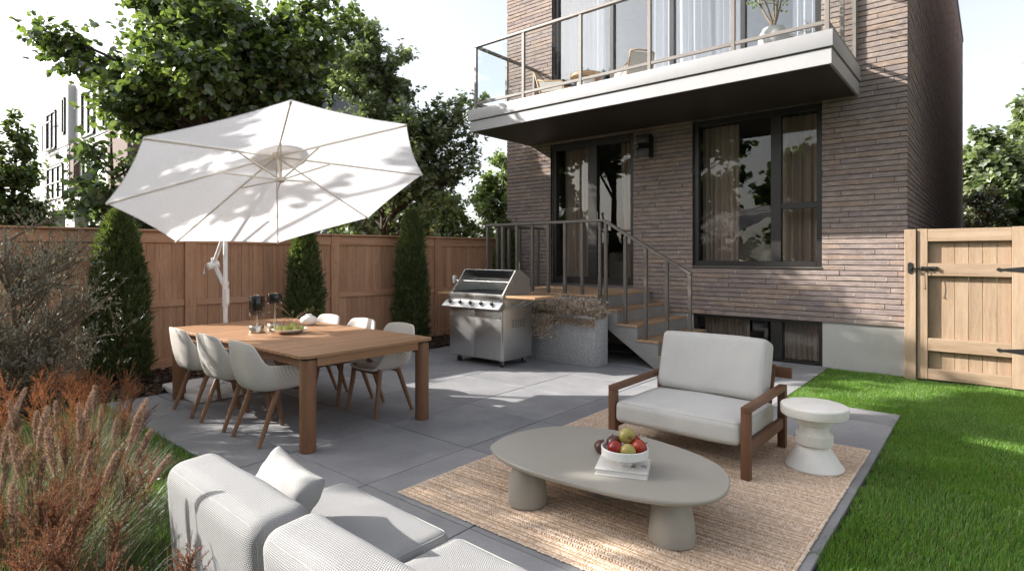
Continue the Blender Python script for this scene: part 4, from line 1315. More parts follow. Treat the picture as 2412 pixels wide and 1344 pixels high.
# ================================================================ GRILL
gr = thing("gas_grill", "stainless steel gas grill on castors with an open wind hood", "grill", (-5.42, 5.99, 0))
def gx(x): return x
cab = MB().box(-.50, -.30, .10, .50, .30, .78)
cab.build("cabinet", M['steel'], gr, bevel=.004)
for s, x0, x1 in ((-1, -.492, -.003), (1, .003, .478)):
    MB().box(x0, -.318, .115, x1, -.301, .755).build("cabinet_door", M['steel'], gr, bevel=.004)
MB().box(-.51, -.30, .781, .51, .30, .965).build("firebox", M['steel_x'], gr, bevel=.004)
# slanted control panel
cp = [(-.302, .80), (-.435, .778), (-.440, .792), (-.345, .872), (-.302, .878)]
MB().prism(cp, -.53, .53, YZ()).build("control_panel", M['steel_x'], gr, bevel=.003)
MB().box(-.51, -.322, .879, .51, -.301, .975).build("vent_panel", M['steel_x'], gr, bevel=.003)
sl = MB()
for i in range(44):
    x = -.45 + i * .0205 + (.02 if i >= 22 else 0)
    sl.add([(x, -.3226, .91), (x + .008, -.3226, .91), (x - .008, -.3226, .95), (x - .016, -.3226, .95)], [(0, 1, 2, 3)])
sl.build("vent_slot", M['black'], gr)["kind"] = "stuff"
pn = Vector((0, -(.872 - .792), -.345 + .44)).normalized(); pn = Vector((0, -.644, .765))
for i in range(5):
    c = Vector((-.39 + i * .195, -.392, .832)) + pn * .001
    k = MB(); k.tube([c, c + pn * .018], .030, 20)
    kb = k.build("knob", M['steel_x'], gr, smooth=40)
    MB().tube([c + pn * .0185, c + pn * .042, c + pn * .046], [.026, .024, .020], 20).build("knob_cap", M['black'], kb, smooth=40, world=False)
MB().box(-.46, -.27, .966, .46, .26, .974).build("grill_bed", M['iron_grate'], gr)
gg = MB()
for i in range(40): gg.box(-.455 + i * .0233, -.27, .976, -.455 + i * .0233 + .009, .25, .988)
gg.build("grate", M['iron_grate'], gr)
# wind hood: slanted sides, back and top
hs = [(-.285, .966), (.29, .966), (.29, 1.17), (.10, 1.29), (-.02, 1.29)]
for x in (-.475, .468):
    MB().prism(hs, x, x + .007, YZ()).build("hood_side", M['steel'], gr)
MB().box(-.468, .283, .966, .468, .29, 1.17).build("hood_back", M['steel_x'], gr)
MB().add([(-.468, .29, 1.17), (.468, .29, 1.17), (.468, .10, 1.29), (-.468, .10, 1.29), (-.468, .284, 1.163), (.468, .284, 1.163), (.468, .10, 1.282), (-.468, .10, 1.282)], BOXF).build("hood_slope", M['steel_x'], gr)
MB().box(-.482, -.022, 1.282, .482, .10, 1.291).build("hood_top", M['steel_x'], gr, bevel=.002)
for x in (-.478, .471):
    MB().bar((x + .0035, -.286, .97), (x + .0035, -.021, 1.288), .02, .012).build("hood_edge", M['steel_x'], gr)
MB().tube([(-.60, -.10, 1.13), (.50, -.10, 1.13)], .006, 8).build("spit_rod", M['steel_x'], gr, smooth=40)
MB().box(-.635, -.125, 1.09, -.60, -.075, 1.20).build("spit_motor", M['white_metal'], gr, bevel=.006)
for x in (-.26, .26):
    s = 1 if x < 0 else -1
    MB().tube([(x + .10 * s, -.10, 1.165), (x - .02 * s, -.10, 1.165), (x + .01 * s, -.10, 1.13), (x - .02 * s, -.10, 1.095), (x + .10 * s, -.10, 1.095)], .0032, 6).build("spit_fork", M['steel_x'], gr, smooth=True)
MB().box(-.80, -.26, .935, -.512, .24, .962).build("side_shelf", M['grill_wood'], gr, bevel=.003)
MB().box(.512, -.30, .935, 1.02, .20, .962).build("side_shelf", M['grill_wood'], gr, bevel=.003)
for y in (-.1, .1): MB().bar((.511, y, .80), (.80, y, .925), .02, .02).build("shelf_bracket", M['steel_x'], gr)
vt = MB()
for i in range(5):
    for j in range(4):
        y = -.13 + i * .058; z = .525 + j * .028
        vt.add([(.5008, y, z), (.5008, y + .043, z + .004), (.5008, y + .043, z + .014), (.5008, y, z + .010)], [(0, 1, 2, 3)])
vt.build("side_vent", M['black'], gr)["kind"] = "stuff"
rv = MB()
for y, z in ((-.25, .80), (-.25, .755), (-.25, .70), (.25, .80), (.25, .70), (.25, .16), (-.25, .93), (.25, .93)):
    rv.tube([(.501, y, z), (.511 if z > .78 else .504, y, z)], .006, 8)
rv.build("rivet", M['black'], gr)["kind"] = "stuff"
for x in (-.40, .40):
    for y in (-.23, .23):
        c = MB(); c.box(x - .02, y - .02, .085, x + .02, y + .02, .0995).box(x - .022, y - .005, .035, x - .018, y + .03, .085).box(x + .018, y - .005, .035, x + .022, y + .03, .085)
        co = c.build("castor", M['steel_x'], gr)
        MB().tube([(x - .015, y + .015, .037), (x + .015, y + .015, .037)], .036, 18).build("wheel", M['rubber'], co, smooth=40)

# ================================================================ PLANTER
pb = thing("planter_box", "speckled grey terrazzo planter trough beside the stairs", "planter", (-4.66, 6.71, 0))
MB().box(-5.26, 6.555, .0, -4.058, 6.615, .675).box(-5.26, 6.825, .0, -4.058, 6.885, .675).box(-5.26, 6.616, .0, -5.20, 6.824, .675).box(-4.118, 6.616, .0, -4.058, 6.824, .675).build("trough", M['terrazzo'], pb, bevel=.004, world=True)
MB().box(-5.2, 6.616, .3, -4.119, 6.824, .63).build("soil", M['soil'], pb, world=True)

# ================================================================ RUG
RX0, RX1, RY0, RY1 = -2.863, -.722, 1.42, 5.105
RY0 = 2.31 - .0
RX0, RX1, RY0, RY1 = -2.863, -.722, 2.31, 5.105
# the near edge runs along x at RY0; long side along y
rg = thing("rug", "flat woven natural jute rug with braided stripes under the coffee table", "rug", ((RX0 + RX1) / 2, (RY0 + RY1) / 2, 0))
MB().box(RX0 + .008, RY0 + .008, .0015, RX1 - .008, RY1 - .008, .007).build("backing", M['rug_back'], rg, world=True)
def loops(C, D, L, W, H):
    """low ellipsoids at C along unit directions D"""
    n = len(C)
    S = np.stack([-D[:, 1], D[:, 0], np.zeros(n)], 1)
    U = np.tile(np.array([0, 0, 1.0]), (n, 1))
    P = []
    for a, b, c in ((-1, 0, 0), (-.55, -1, .15), (-.55, 0, 1), (-.55, 1, .15), (.55, -1, .15), (.55, 0, 1), (.55, 1, .15), (1, 0, 0)):
        P.append(C + D * (a * L) + S * (b * W) + U * (c * H))
    V = np.stack(P, 1).reshape(-1, 3)
    f = [(0, 2, 1, 1), (0, 3, 2, 2), (1, 2, 5, 4), (2, 3, 6, 5), (4, 5, 7, 7), (5, 6, 7, 7)]
    T = [(0, 2, 1), (0, 3, 2), (1, 2, 5), (1, 5, 4), (2, 3, 6), (2, 6, 5), (4, 5, 7), (5, 6, 7)]
    F = (np.array(T)[None] + (np.arange(n) * 8)[:, None, None]).reshape(-1, 3)
    return V, F
rr_ = np.random.default_rng(4)
A_, B_ = ([], []), ([], [])
y = RY0 + .008; row = 0
pat = []
while len(pat) < 400:
    pat += ['l', 'd', 'l', 'l', 'd', 'l', 'd', 'l', 'l', 'd', 'h', 'h', 'h', 'h', 'h', 'd', 'l', 'l', 'd', 'l', 'd', 'l', 'l', 'l', 'd', 'l', 'h', 'h', 'h', 'd']
LC, LD, DC, DD, HC_, HD_ = [], [], [], [], [], []
while y < RY1 - .006:
    p = pat[row]
    if p == 'h':
        xs_ = np.arange(RX0 + .012, RX1 - .012, .0165); sp = .0185
        sgn = 1 if row % 2 else -1
        d = np.tile(np.array([math.cos(.85), sgn * math.sin(.85), 0]), (len(xs_), 1))
    else:
        xs_ = np.arange(RX0 + .008, RX1 - .008, .0150); sp = .0125 if p == 'd' else .0148
        d = np.tile(np.array([math.cos(.22), math.sin(.22), 0]), (len(xs_), 1))
    c = np.stack([xs_ + rr_.normal(0, .0012, len(xs_)), y + rr_.normal(0, .0010, len(xs_)) + .004 * np.sin(xs_ * 3 + row * .05), np.full(len(xs_), .0062) + rr_.normal(0, .0006, len(xs_))], 1)
    {'d': DC, 'l': LC, 'h': HC_}[p].append(c); {'d': DD, 'l': LD, 'h': HD_}[p].append(d)
    y += sp; row += 1
C = np.concatenate(LC); D = np.concatenate(LD)
V, F = loops(C, D, .0105, .0066, .0072)
npobj("yarn", V, F, M['yarn'], rg, smooth=True, world=True, kind="stuff")
C = np.concatenate(DC); D = np.concatenate(DD)
V, F = loops(C, D, .0095, .0058, .0055)
npobj("dark_yarn", V, F, M['yarn_dark'], rg, smooth=True, world=True, kind="stuff")
V, F = loops(np.concatenate(HC_), np.concatenate(HD_), .0150, .0060, .0100)
npobj("braided_yarn", V, F, M['yarn'], rg, smooth=True, world=True, kind="stuff")
# looped edge ends
C = []; D = []
for e in range(2):
    for yy in np.arange(RY0, RY1, .013):
        C.append(((RX0, RX1)[e] + rr_.normal(0, .002), yy, .006)); D.append((1, .3, 0))
    for xx in np.arange(RX0, RX1, .013):
        C.append((xx, (RY0, RY1)[e] + rr_.normal(0, .002), .006)); D.append((.3, 1, 0))
D = np.array(D, float); D /= np.linalg.norm(D, axis=1)[:, None]
V, F = loops(np.array(C), D, .011, .008, .008)
npobj("edge_yarn", V, F, M['yarn'], rg, smooth=True, world=True, kind="stuff")
RZ = .0125

# ================================================================ COFFEE TABLE
CT = [(-2.412, 2.663), (-2.473, 2.771), (-2.50, 2.94), (-2.451, 3.17), (-2.326, 3.353), (-2.149, 3.462), (-1.904, 3.503), (-1.641, 3.47), (-1.387, 3.402), (-1.195, 3.288),
      (-1.085, 3.123), (-1.045, 2.961), (-1.062, 2.817), (-1.145, 2.703), (-1.285, 2.623), (-1.471, 2.573), (-1.71, 2.544), (-1.953, 2.530), (-2.196, 2.560)]
def closed_spline(P, k=6):
    out = []; n = len(P)
    for i in range(n):
        p0, p1, p2, p3 = [Vector(P[(i + q - 1) % n]) for q in range(4)]
        for s in range(k):
            t = s / k
            out.append(.5 * ((2 * p1) + (p2 - p0) * t + (2 * p0 - 5 * p1 + 4 * p2 - p3) * t * t + (3 * p1 - p0 - 3 * p2 + p3) * t ** 3))
    return out
ct = thing("coffee_table", "low greige pebble shaped coffee table on three tapered legs", "table", (-1.75, 2.95, RZ))
sp_ = closed_spline(CT)
for _ in range(2):
    sp_ = [(sp_[i - 1] + sp_[i] * 2 + sp_[(i + 1) % len(sp_)]) / 4 for i in range(len(sp_))]
cen2 = Vector((-1.77, 2.97))
def ring(k, z): return [(cen2.x + (p.x - cen2.x) * k, cen2.y + (p.y - cen2.y) * k, z) for p in sp_]
m = MB(); rings = [ring(.955, .258), ring(.985, .263), ring(1.0, .276), ring(1.0, .284), ring(.992, .290)]
n = len(sp_)
vs = [v for r in rings for v in r]; fs = []
for i in range(len(rings) - 1):
    for k in range(n): fs.append((i * n + k, i * n + (k + 1) % n, (i + 1) * n + (k + 1) % n, (i + 1) * n + k))
fs += [tuple(range(n - 1, -1, -1)), tuple(range(4 * n, 5 * n))]
m.add(vs, fs).build("tabletop", M['greige'], ct, smooth=40, world=True)
for x, y in ((-2.145, 2.70), (-1.285, 2.83), (-1.86, 3.14)):
    MB().lathe([(.0, 0), (.108, 0), (.118, .006), (.120, .03), (.112, .12), (.098, .19), (.085, .235), (.082, .246), (.0, .246)], 40, (x, y, RZ)).build("leg", M['greige'], ct, smooth=50, world=True)
# book, bowl, apples
CZ = .2905
BA = math.radians(22.5)
bk = thing("book", "white hardback book lying under the fruit bowl", "book", (-1.597, 2.878, CZ), BA)
MB().box(-.142, -.119, .0, .142, .119, .004).build("back_cover", M['paper'], bk, bevel=.001, seg=1)
MB().box(-.142, -.119, .0305, .142, .119, .0345).build("front_cover", M['paper'], bk, bevel=.001, seg=1)
MB().box(-.136, -.114, .0042, .138, .114, .0303).build("pages", M['paper'], bk)
MB().box(-.1435, .1145, .0042, .1435, .119, .0303).build("spine", M['paper'], bk)
def text(body, loc, rz, size, parent, mat_, name="lettering"):
    cu = bpy.data.curves.new(name, 'FONT'); cu.body = body; cu.size = size; cu.extrude = .0002; cu.align_x = 'RIGHT'
    cu.materials.append(mat_)
    tmp = bpy.data.objects.new("tmp_text", cu); COL.objects.link(tmp)
    me = bpy.data.meshes.new_from_object(tmp.evaluated_get(bpy.context.evaluated_depsgraph_get()))
    bpy.data.objects.remove(tmp)
    if not me.materials: me.materials.append(mat_)
    return link(name, me, parent, loc=loc, rot=(0, 0, rz))
text("AT", (.100, -.040, .0348), -PI / 2, .040, bk, M['ink'])
text("NK", (.046, -.058, .0348), -PI / 2, .040, bk, M['ink'])
fbx, fby, fbz = -1.585, 2.875, CZ + .0348
fb = thing("fruit_bowl", "white footed bowl heaped with apples on the coffee table", "bowl", (fbx, fby, fbz))
MB().lathe([(.0, .0), (.040, .0), (.043, .004), (.040, .038), (.05, .044), (.122, .050), (.130, .056), (.131, .098), (.127, .101), (.122, .098), (.120, .064), (.06, .058), (.0, .057)], 48).build("dish", M['ceramic'], fb, smooth=50)
A40 = math.radians(40)
def camrel(r, f): return (fbx + r * math.cos(A40) - f * math.sin(A40), fby + r * math.sin(A40) + f * math.cos(A40))
AP = [(-.062, -.045, .102, .046, 'apple_red', (-.9, .5, .3), "red apple at the left of the white bowl"),
      (.002, -.075, .098, .044, 'apple_green', (2.1, .1, .6), "green and tan apple at the front of the white bowl"),
      (.072, -.035, .104, .048, 'apple_red', (.9, .7, 2.), "largest red apple at the right of the white bowl"),
      (.012, .005, .158, .045, 'apple_green', (1.75, -.35, .9), "green apple on top of the heap in the white bowl"),
      (-.052, .048, .106, .044, 'apple_dark', (.2, -.2, 0), "dull red brown apple with its stalk up, behind in the bowl"),
      (.062, .055, .108, .046, 'apple_red', (.3, .5, 1), "red apple at the back right of the white bowl")]
for r_, f_, z_, rad, mt, rot, lab in AP:
    x, y = camrel(r_, f_)
    fruit("apple", 'a', M[mt], (x, y, fbz + z_), rad, rot, lab, "apple", "apples in and beside the white bowl")
fruit("apple", 'a', M['apple_dark'], (-1.83, 3.03, CZ + .0395), .045, (.05, .1, .4), "dark russet apple lying on the coffee table beside the bowl", "apple", "apples in and beside the white bowl")

# ================================================================ ARMCHAIR
ac = thing("armchair", "wooden framed lounge chair with grey white cushions on the rug", "armchair", (-1.755, 4.34, RZ))
xl, xr, y0, y1 = -2.285, -1.225, 3.885, 4.79
lt = .058
for x in (xl, xr - lt):
    for y in (y0, y1 - lt):
        MB().box(x, y, RZ, x + lt, y + lt, .452).build("leg", M['walnut_z'], ac, bevel=.003, world=True)
    MB().box(x, y0, .4525, x + lt, y1, .492).build("armrest", M['walnut_y'], ac, bevel=.004, world=True)
    MB().box(x + .012, y0 + lt + .001, .165, x + lt - .012, y1 - lt - .001, .245).build("side_rail", M['walnut_y'], ac, bevel=.003, world=True)
MB().box(xl + lt + .001, y0 + .16, .182, xr - lt - .001, y0 + .195, .212).build("seat_rail", M['walnut_x'], ac, bevel=.003, world=True)
MB().box(xl + lt + .001, y1 - .13, .170, xr - lt - .001, y1 - .095, .212).build("seat_rail", M['walnut_x'], ac, bevel=.003, world=True)
for i in range(6):
    MB().box(xl + lt + .02, y0 + .15 + i * .105, .190, xr - lt - .02, y0 + .21 + i * .105, .205).build("seat_slat", M['walnut_x'], ac, world=True)
MB().box(xl - .005, y1 + .075, .525, xr + .01, y1 + .105, .61).build("back_rail", M['walnut_x'], ac, bevel=.004, world=True)
for x in (xl + .1, xr - .16):
    MB().bar((x + .03, y1 - .10, .20), (x + .03, y1 + .09, .62), .05, .03).build("back_post", M['walnut_z'], ac, bevel=.003, world=True)
aw = xr - xl - 2 * lt - .02
sc_ = rbox("seat_cushion", aw + .02, .80, .165, .045, M['seat'], ac, ((xl + xr) / 2 - ac.location.x, 4.275 - 4.34, .293 - RZ), (-.02, 0, 0), cuts=22, puff=(.006, .006, .026), wob=.0015, seed=2)
bc_ = rbox("back_cushion", aw - .05, .19, .48, .05, M['seat'], ac, ((xl + xr) / 2 - .01 - ac.location.x, 4.685 - 4.34, .600 - RZ), (math.radians(-17), math.radians(0), 0), cuts=22, puff=(.004, .02, .006), wob=.002, seed=5)
piping(sc_, aw + .02, .80, .165, .045, 'z+')
piping(bc_, aw - .05, .19, .48, .05, 'y-')
piping(bc_, aw - .05, .19, .48, .05, 'y+')

# ================================================================ SIDE TABLE
s_t = thing("side_table", "white stone pedestal side table with a thick round top", "side table", (-.965, 4.46, RZ))
MB().lathe([(.0, .362), (.205, .362), (.213, .368), (.216, .378), (.216, .425), (.212, .433), (.205, .436), (.0, .436)], 64).build("top", M['white_stone'], s_t, smooth=24)
MB().lathe([(.0, .165), (.118, .165), (.120, .170), (.120, .232), (.117, .238), (.098, .240), (.096, .245), (.096, .300), (.100, .304), (.117, .306), (.120, .311), (.120, .355), (.116, .3615), (.0, .3615)], 56).build("column", M['white_stone'], s_t, smooth=24)
fc = MB(); fc.lathe([(.0, .0), (.182, .0), (.187, .004), (.187, .012), (.100, .150), (.092, .164), (.0, .1645)], 40)
fo = fc.build("foot", M['white_stone'], s_t, smooth=14)
for v in fo.data.vertices:                                   # broad facets merging into the round base
    if v.co.z > .02:
        a = math.atan2(v.co.y, v.co.x); k = PI / 5
        loc_ = ((a + .5) % k) - k / 2
        f_ = math.cos(k / 2) / math.cos(loc_)
        v.co.x *= f_; v.co.y *= f_

# ================================================================ SOFA
SR = math.radians(-1.8)
sf = thing("sofa", "low white woven outdoor sofa seen from behind in the foreground", "sofa", (-2.47, .80, 0), SR)
# local x along the sofa, y towards the seat front
MB().box(.02, .06, .05, 2.50, .80, .21).build("base", M['sofa'], sf, bevel=.02)
for x in (.12, 1.25, 2.4):
    for y in (.12, .72):
        MB().box(x - .03, y - .03, .0, x + .03, y + .03, .05).build("foot", M['black'], sf)
for i, (x0, x1) in enumerate(((.045, .815), (.845, 1.66), (1.69, 2.48))):
    q_ = rbox("seat_cushion", x1 - x0, .66, .20, .042, M['sofa'], sf, ((x0 + x1) / 2, .475, .318), (0, 0, 0), cuts=24, puff=(.004, .008, .010), wob=.0025, seed=20 + i)
    piping(q_, x1 - x0, .66, .20, .042, 'z+', .0026, M['sofa_seam'])
for i, (x0, x1) in enumerate(((.0, .795), (.805, 1.66), (1.67, 2.50))):
    q_ = rbox("backrest", x1 - x0, .205, .55, .062, M['sofa'], sf, ((x0 + x1) / 2, .150, .425), (math.radians(4), 0, 0), cuts=26, puff=(.008, .010, .004), wob=.003, seed=40 + i)
    piping(q_, x1 - x0, .205, .55, .062, 'y-', .0026, M['sofa_seam'])
MB().tube([(.84 + .1 * i, .262, .428) for i in range(9)], .005, 6).build("piping", M['white_plastic'], sf, smooth=True)
pme = pillow_mesh(.42, .30, .14, 3)
finish(pme, M['pillow'], True)
tp = link("throw_pillow", pme, None, loc=(-2.14, 1.135, .548), rot=(math.radians(58), math.radians(3), math.radians(-6)))
tag(tp, "plain off white throw pillow leaning against the sofa back", "pillow")

# ================================================================ CURTAINS AND ROOM THINGS
def curtain(lab, x0, x1, z0, z1, y, folds, amp, mt, seed, flare=.0):
    r = random.Random(seed)
    n = folds * 10; m_ = 8
    ph = [r.uniform(0, 6) for _ in range(4)]
    V = []; F = []
    for j in range(m_ + 1):
        t = j / m_
        z = z1 + (z0 - z1) * t
        for i in range(n + 1):
            u = i / n
            w_ = u + .012 * math.sin(u * 17 + ph[0]) + .01 * math.sin(u * 31 + ph[1])
            sgn = (u if flare > 0 else u - 1) * flare
            x = x0 + (x1 - x0) * u + sgn * t * t * .3
            yy = y + amp * math.sin(w_ * folds * 2 * PI) * (.75 + .35 * t) + amp * .3 * math.sin(w_ * folds * 5 + t * 1.5 + ph[2])
            V.append((x, yy, z))
    for j in range(m_):
        for i in range(n):
            q = j * (n + 1) + i
            F.append((q, q + 1, q + n + 2, q + n + 1))
    cx = (x0 + x1) / 2
    t_ = thing("curtain", lab, "curtain", (cx, y, z0))
    npobj("cloth", V, F, mt, t_, smooth=True, world=True)
    MB().tube([(x0 - .01, y, z1 + .012), (x1 + .01, y, z1 + .012)], .012, 6).build("rod", M['black'], t_, world=True)
    return t_
yc = HY + .40
curtain("taupe curtain behind the left leaf of the patio door", -6.20, -5.60, 1.02, 3.50, yc, 7, .035, M['drape'], 1)
curtain("taupe curtain behind the right leaf of the patio door", -5.02, -4.50, 1.02, 3.50, yc, 6, .035, M['drape'], 2, -.55)
curtain("taupe curtain at the left side of the large ground floor window", -3.55, -2.98, 1.02, 3.50, yc, 7, .035, M['drape'], 3)
curtain("taupe curtain behind the narrow right sash of the ground floor window", -2.40, -1.66, 1.02, 3.50, yc, 7, .035, M['drape'], 4)
curtain("grey brown curtain at the left side of the basement window", -3.50, -2.82, .0, .76, yc, 11, .026, M['drape'], 5)
curtain("grey brown curtain behind the right pane of the basement window", -2.32, -1.68, .0, .76, yc, 9, .026, M['drape'], 6)
curtain("sheer white curtain at the far left of the balcony glazing", -6.14, -5.35, 3.97, 6.55, yc, 8, .035, M['sheer'], 7)
curtain("sheer white curtain behind the rattan chairs on the balcony", -4.42, -3.42, 3.97, 6.55, yc, 9, .035, M['sheer'], 8, .1)
curtain("sheer white curtain behind the second balcony glass door", -3.36, -2.92, 3.97, 6.55, yc, 5, .035, M['sheer'], 9)
curtain("cream curtain at the right end of the balcony glazing", -2.22, -1.72, 3.97, 6.55, yc, 5, .035, M['sheer'], 10)
iso = thing("indoor_sofa", "cream rounded indoor sofa seen through the ground floor window", "sofa", (-3.0, 9.75, .951))
rbox("seat", 1.15, .85, .36, .12, M['boucle'], iso, (-.35, 0, .22), cuts=10, puff=(0, 0, .02))
rbox("armrest", .30, .90, .62, .14, M['boucle'], iso, (.32, 0, .33), cuts=10)
rbox("backrest", 1.3, .28, .66, .13, M['boucle'], iso, (-.3, .45, .42), cuts=10)
ip = rbox("cushion", .44, .44, .16, .07, M['boucle'], None, (-3.00, 9.62, 1.60), (math.radians(62), math.radians(10), math.radians(15)), cuts=14, puff=(0, 0, .05), pinch=.7)
tag(ip, "cream cushion propped against the arm of the indoor sofa", "cushion")
iac = thing("indoor_armchair", "cream armchair standing behind the glass of the patio door", "armchair", (-5.35, 10.2, .951))
rbox("seat", .75, .75, .42, .12, M['boucle'], iac, (0, 0, .24), cuts=8)
rbox("backrest", .75, .22, .75, .10, M['boucle'], iac, (0, .36, .5), cuts=8)
for sx in (-1, 1): rbox("armrest", .16, .75, .58, .07, M['boucle'], iac, (sx * .37, 0, .31), cuts=8)

# wall lamp
wl = thing("wall_lamp", "dark angular up and down light on the brick wall beside the door", "wall lamp", (-4.325, HY, 3.07))
MB().box(-.115, -.012, .02, .115, -.001, .345).build("back_plate", M['frame'], wl)
MB().prism([(-.16, .14), (-.16, .0), (-.0125, .0), (-.0125, .365), (-.16, .365), (-.155, .24), (-.09, .19)], -.11, .11, YZ()).build("housing", M['frame'], wl, bevel=.003)
MB().box(-.08, -.13, -.006, .08, -.04, -.0005).build("lens", M['ceramic'], wl)

# balcony furniture
def rattan_chair(loc, rz, lab):
    t = thing("rattan_chair", lab, "chair", loc, rz, "rattan lounge chairs on the balcony")
    for sx in (-1, 1):
        MB().tube([(sx * .31, .34, 0), (sx * .31, .31, .30), (sx * .31, .27, .52), (sx * .31, -.15, .545), (sx * .30, -.36, .60)], .018, 8).build("arm_frame", M['rattan'], t, smooth=True)
        MB().tube([(sx * .30, -.28, 0), (sx * .30, -.30, .28), (sx * .28, -.46, .82)], .018, 8).build("back_leg", M['rattan'], t, smooth=True)
    MB().tube([(-.28, -.46, .82), (-.14, -.49, .845), (.14, -.49, .845), (.28, -.46, .82)], .018, 8).build("top_rail", M['rattan'], t, smooth=True)
    fr = MB()
    fr.bar((-.31, .31, .27), (.31, .31, .27), .03, .03).bar((-.30, -.30, .25), (.30, -.30, .25), .03, .03).bar((-.30, .31, .27), (-.30, -.30, .25), .03, .03).bar((.30, .31, .27), (.30, -.30, .25), .03, .03)
    fr.build("seat_frame", M['rattan'], t)
    for i in range(5): MB().box(-.27, -.25 + i * .125, .255, .27, -.19 + i * .125, .263).build("slat", M['rattan'], t)
    for i in range(4): MB().box(-.22 + i * .135, -.28, .266, -.17 + i * .135, .29, .272).build("slat", M['rattan'], t)
    bw = MB(); bw.add([(-.27, -.30, .30), (.27, -.30, .30), (.27, -.455, .81), (-.27, -.455, .81), (-.27, -.31, .30), (.27, -.31, .30), (.27, -.465, .81), (-.27, -.465, .81)], BOXF)
    bw.build("woven_back", M['pale_rattan'], t)
    for sx in (-1, 1):
        MB().add([(sx * .31, -.25, .30), (sx * .31, .27, .30), (sx * .31, .25, .51), (sx * .31, -.33, .56), (sx * .318, -.25, .30), (sx * .318, .27, .30), (sx * .318, .25, .51), (sx * .318, -.33, .56)], BOXF).build("woven_side", M['pale_rattan'], t)
    rbox("seat_cushion", .56, .58, .09, .04, M['cushion_white'], t, (0, 0, .325), cuts=8, puff=(0, 0, .02))
    t.scale = (.68, .68, .68)
    return t
rattan_chair((-5.48, 7.66, 3.923), math.radians(-75), "low rattan chair with its side to the railing at the balcony's left end")
rattan_chair((-4.20, 7.86, 3.923), math.radians(55), "rattan chair with a tall pale woven back, right of the balcony table")
bt = thing("balcony_table", "small round stone table between the rattan chairs on the balcony", "table", (-4.95, 7.72, 3.923))
MB().lathe([(.0, .0), (.15, .0), (.17, .02), (.13, .2), (.15, .36), (.0, .37)], 28).build("pedestal", M['ceramic'], bt, smooth=50)
MB().lathe([(.0, .371), (.24, .371), (.25, .38), (.25, .42), (.24, .43), (.0, .43)], 36).build("top", M['rattan'], bt, smooth=40)
sv = thing("flower_pot", "small black pot with a green sprig on the balcony floor", "pot", (-3.30, 7.85, 3.923))
MB().lathe([(.0, .0), (.05, .0), (.07, .10), (.0, .10)], 16).build("pot", M['black'], sv)
sg = MB()
for q in range(40):
    a = rb.uniform(0, 6.28); r = rb.uniform(0, .09); p = Vector((r * math.cos(a), r * math.sin(a), .12 + rb.uniform(0, .16))); u = Vector((math.cos(a), math.sin(a), rb.uniform(0, 1))).normalized(); w2 = u.orthogonal().normalized()
    sg.add([p, p + u * .025 + w2 * .012, p + u * .05, p + u * .025 - w2 * .012], [(0, 1, 2, 3)])
sg.build("foliage", M['leaf_bright'], sv)["kind"] = "stuff"
# ================================================================ PLANTS
def unit(a):
    return a / np.maximum(np.linalg.norm(a, axis=-1, keepdims=True), 1e-9)

LEAF_OVAL = np.array([(0, 0, 0), (0, .50, -.05), (0, 1.0, -.10), (-.36, .28, .05), (-.30, .66, .02), (.36, .28, .05), (.30, .66, .02)])
LEAF_HEART = np.array([(0, .06, 0), (0, .52, -.04), (0, 1.0, -.12), (-.46, .22, .05), (-.36, .66, .02), (.46, .22, .05), (.36, .66, .02)])
LEAF_TRI = np.array([(0, 1, 4), (0, 4, 3), (1, 2, 4), (0, 5, 6), (0, 6, 1), (1, 6, 2)])
MAPLE = np.array([(0, 0, 0), (-.5, .15, .04), (-.2, .42, .0), (-.42, .80, .02), (-.12, .66, -.02), (0, 1.05, -.08), (.12, .66, -.02), (.42, .80, .02), (.2, .42, .0), (.5, .15, .04)])
MAPLE_TRI = np.array([(0, 2, 1), (2, 4, 3), (0, 4, 2), (0, 6, 4), (4, 6, 5), (0, 8, 6), (6, 8, 7), (0, 9, 8)])
NARROW = np.array([(0, 0, 0), (-.13, .45, .02), (0, 1, -.04), (.13, .45, .02)])
NARROW_TRI = np.array([(0, 2, 1), (0, 3, 2)])

def place_leaves(P, Dr, Nr, S, shape, tri):
    """P (n,3) base, Dr direction, Nr rough normal, S size"""
    y = unit(Dr); x = unit(np.cross(y, Nr)); z = np.cross(x, y)
    L = shape[None] * S[:, None, None]
    V = P[:, None] + L[..., 0:1] * x[:, None] + L[..., 1:2] * y[:, None] + L[..., 2:3] * z[:, None]
    n, k = len(P), len(shape)
    F = tri[None] + (np.arange(n) * k)[:, None, None]
    return V.reshape(-1, 3), F.reshape(-1, 3)

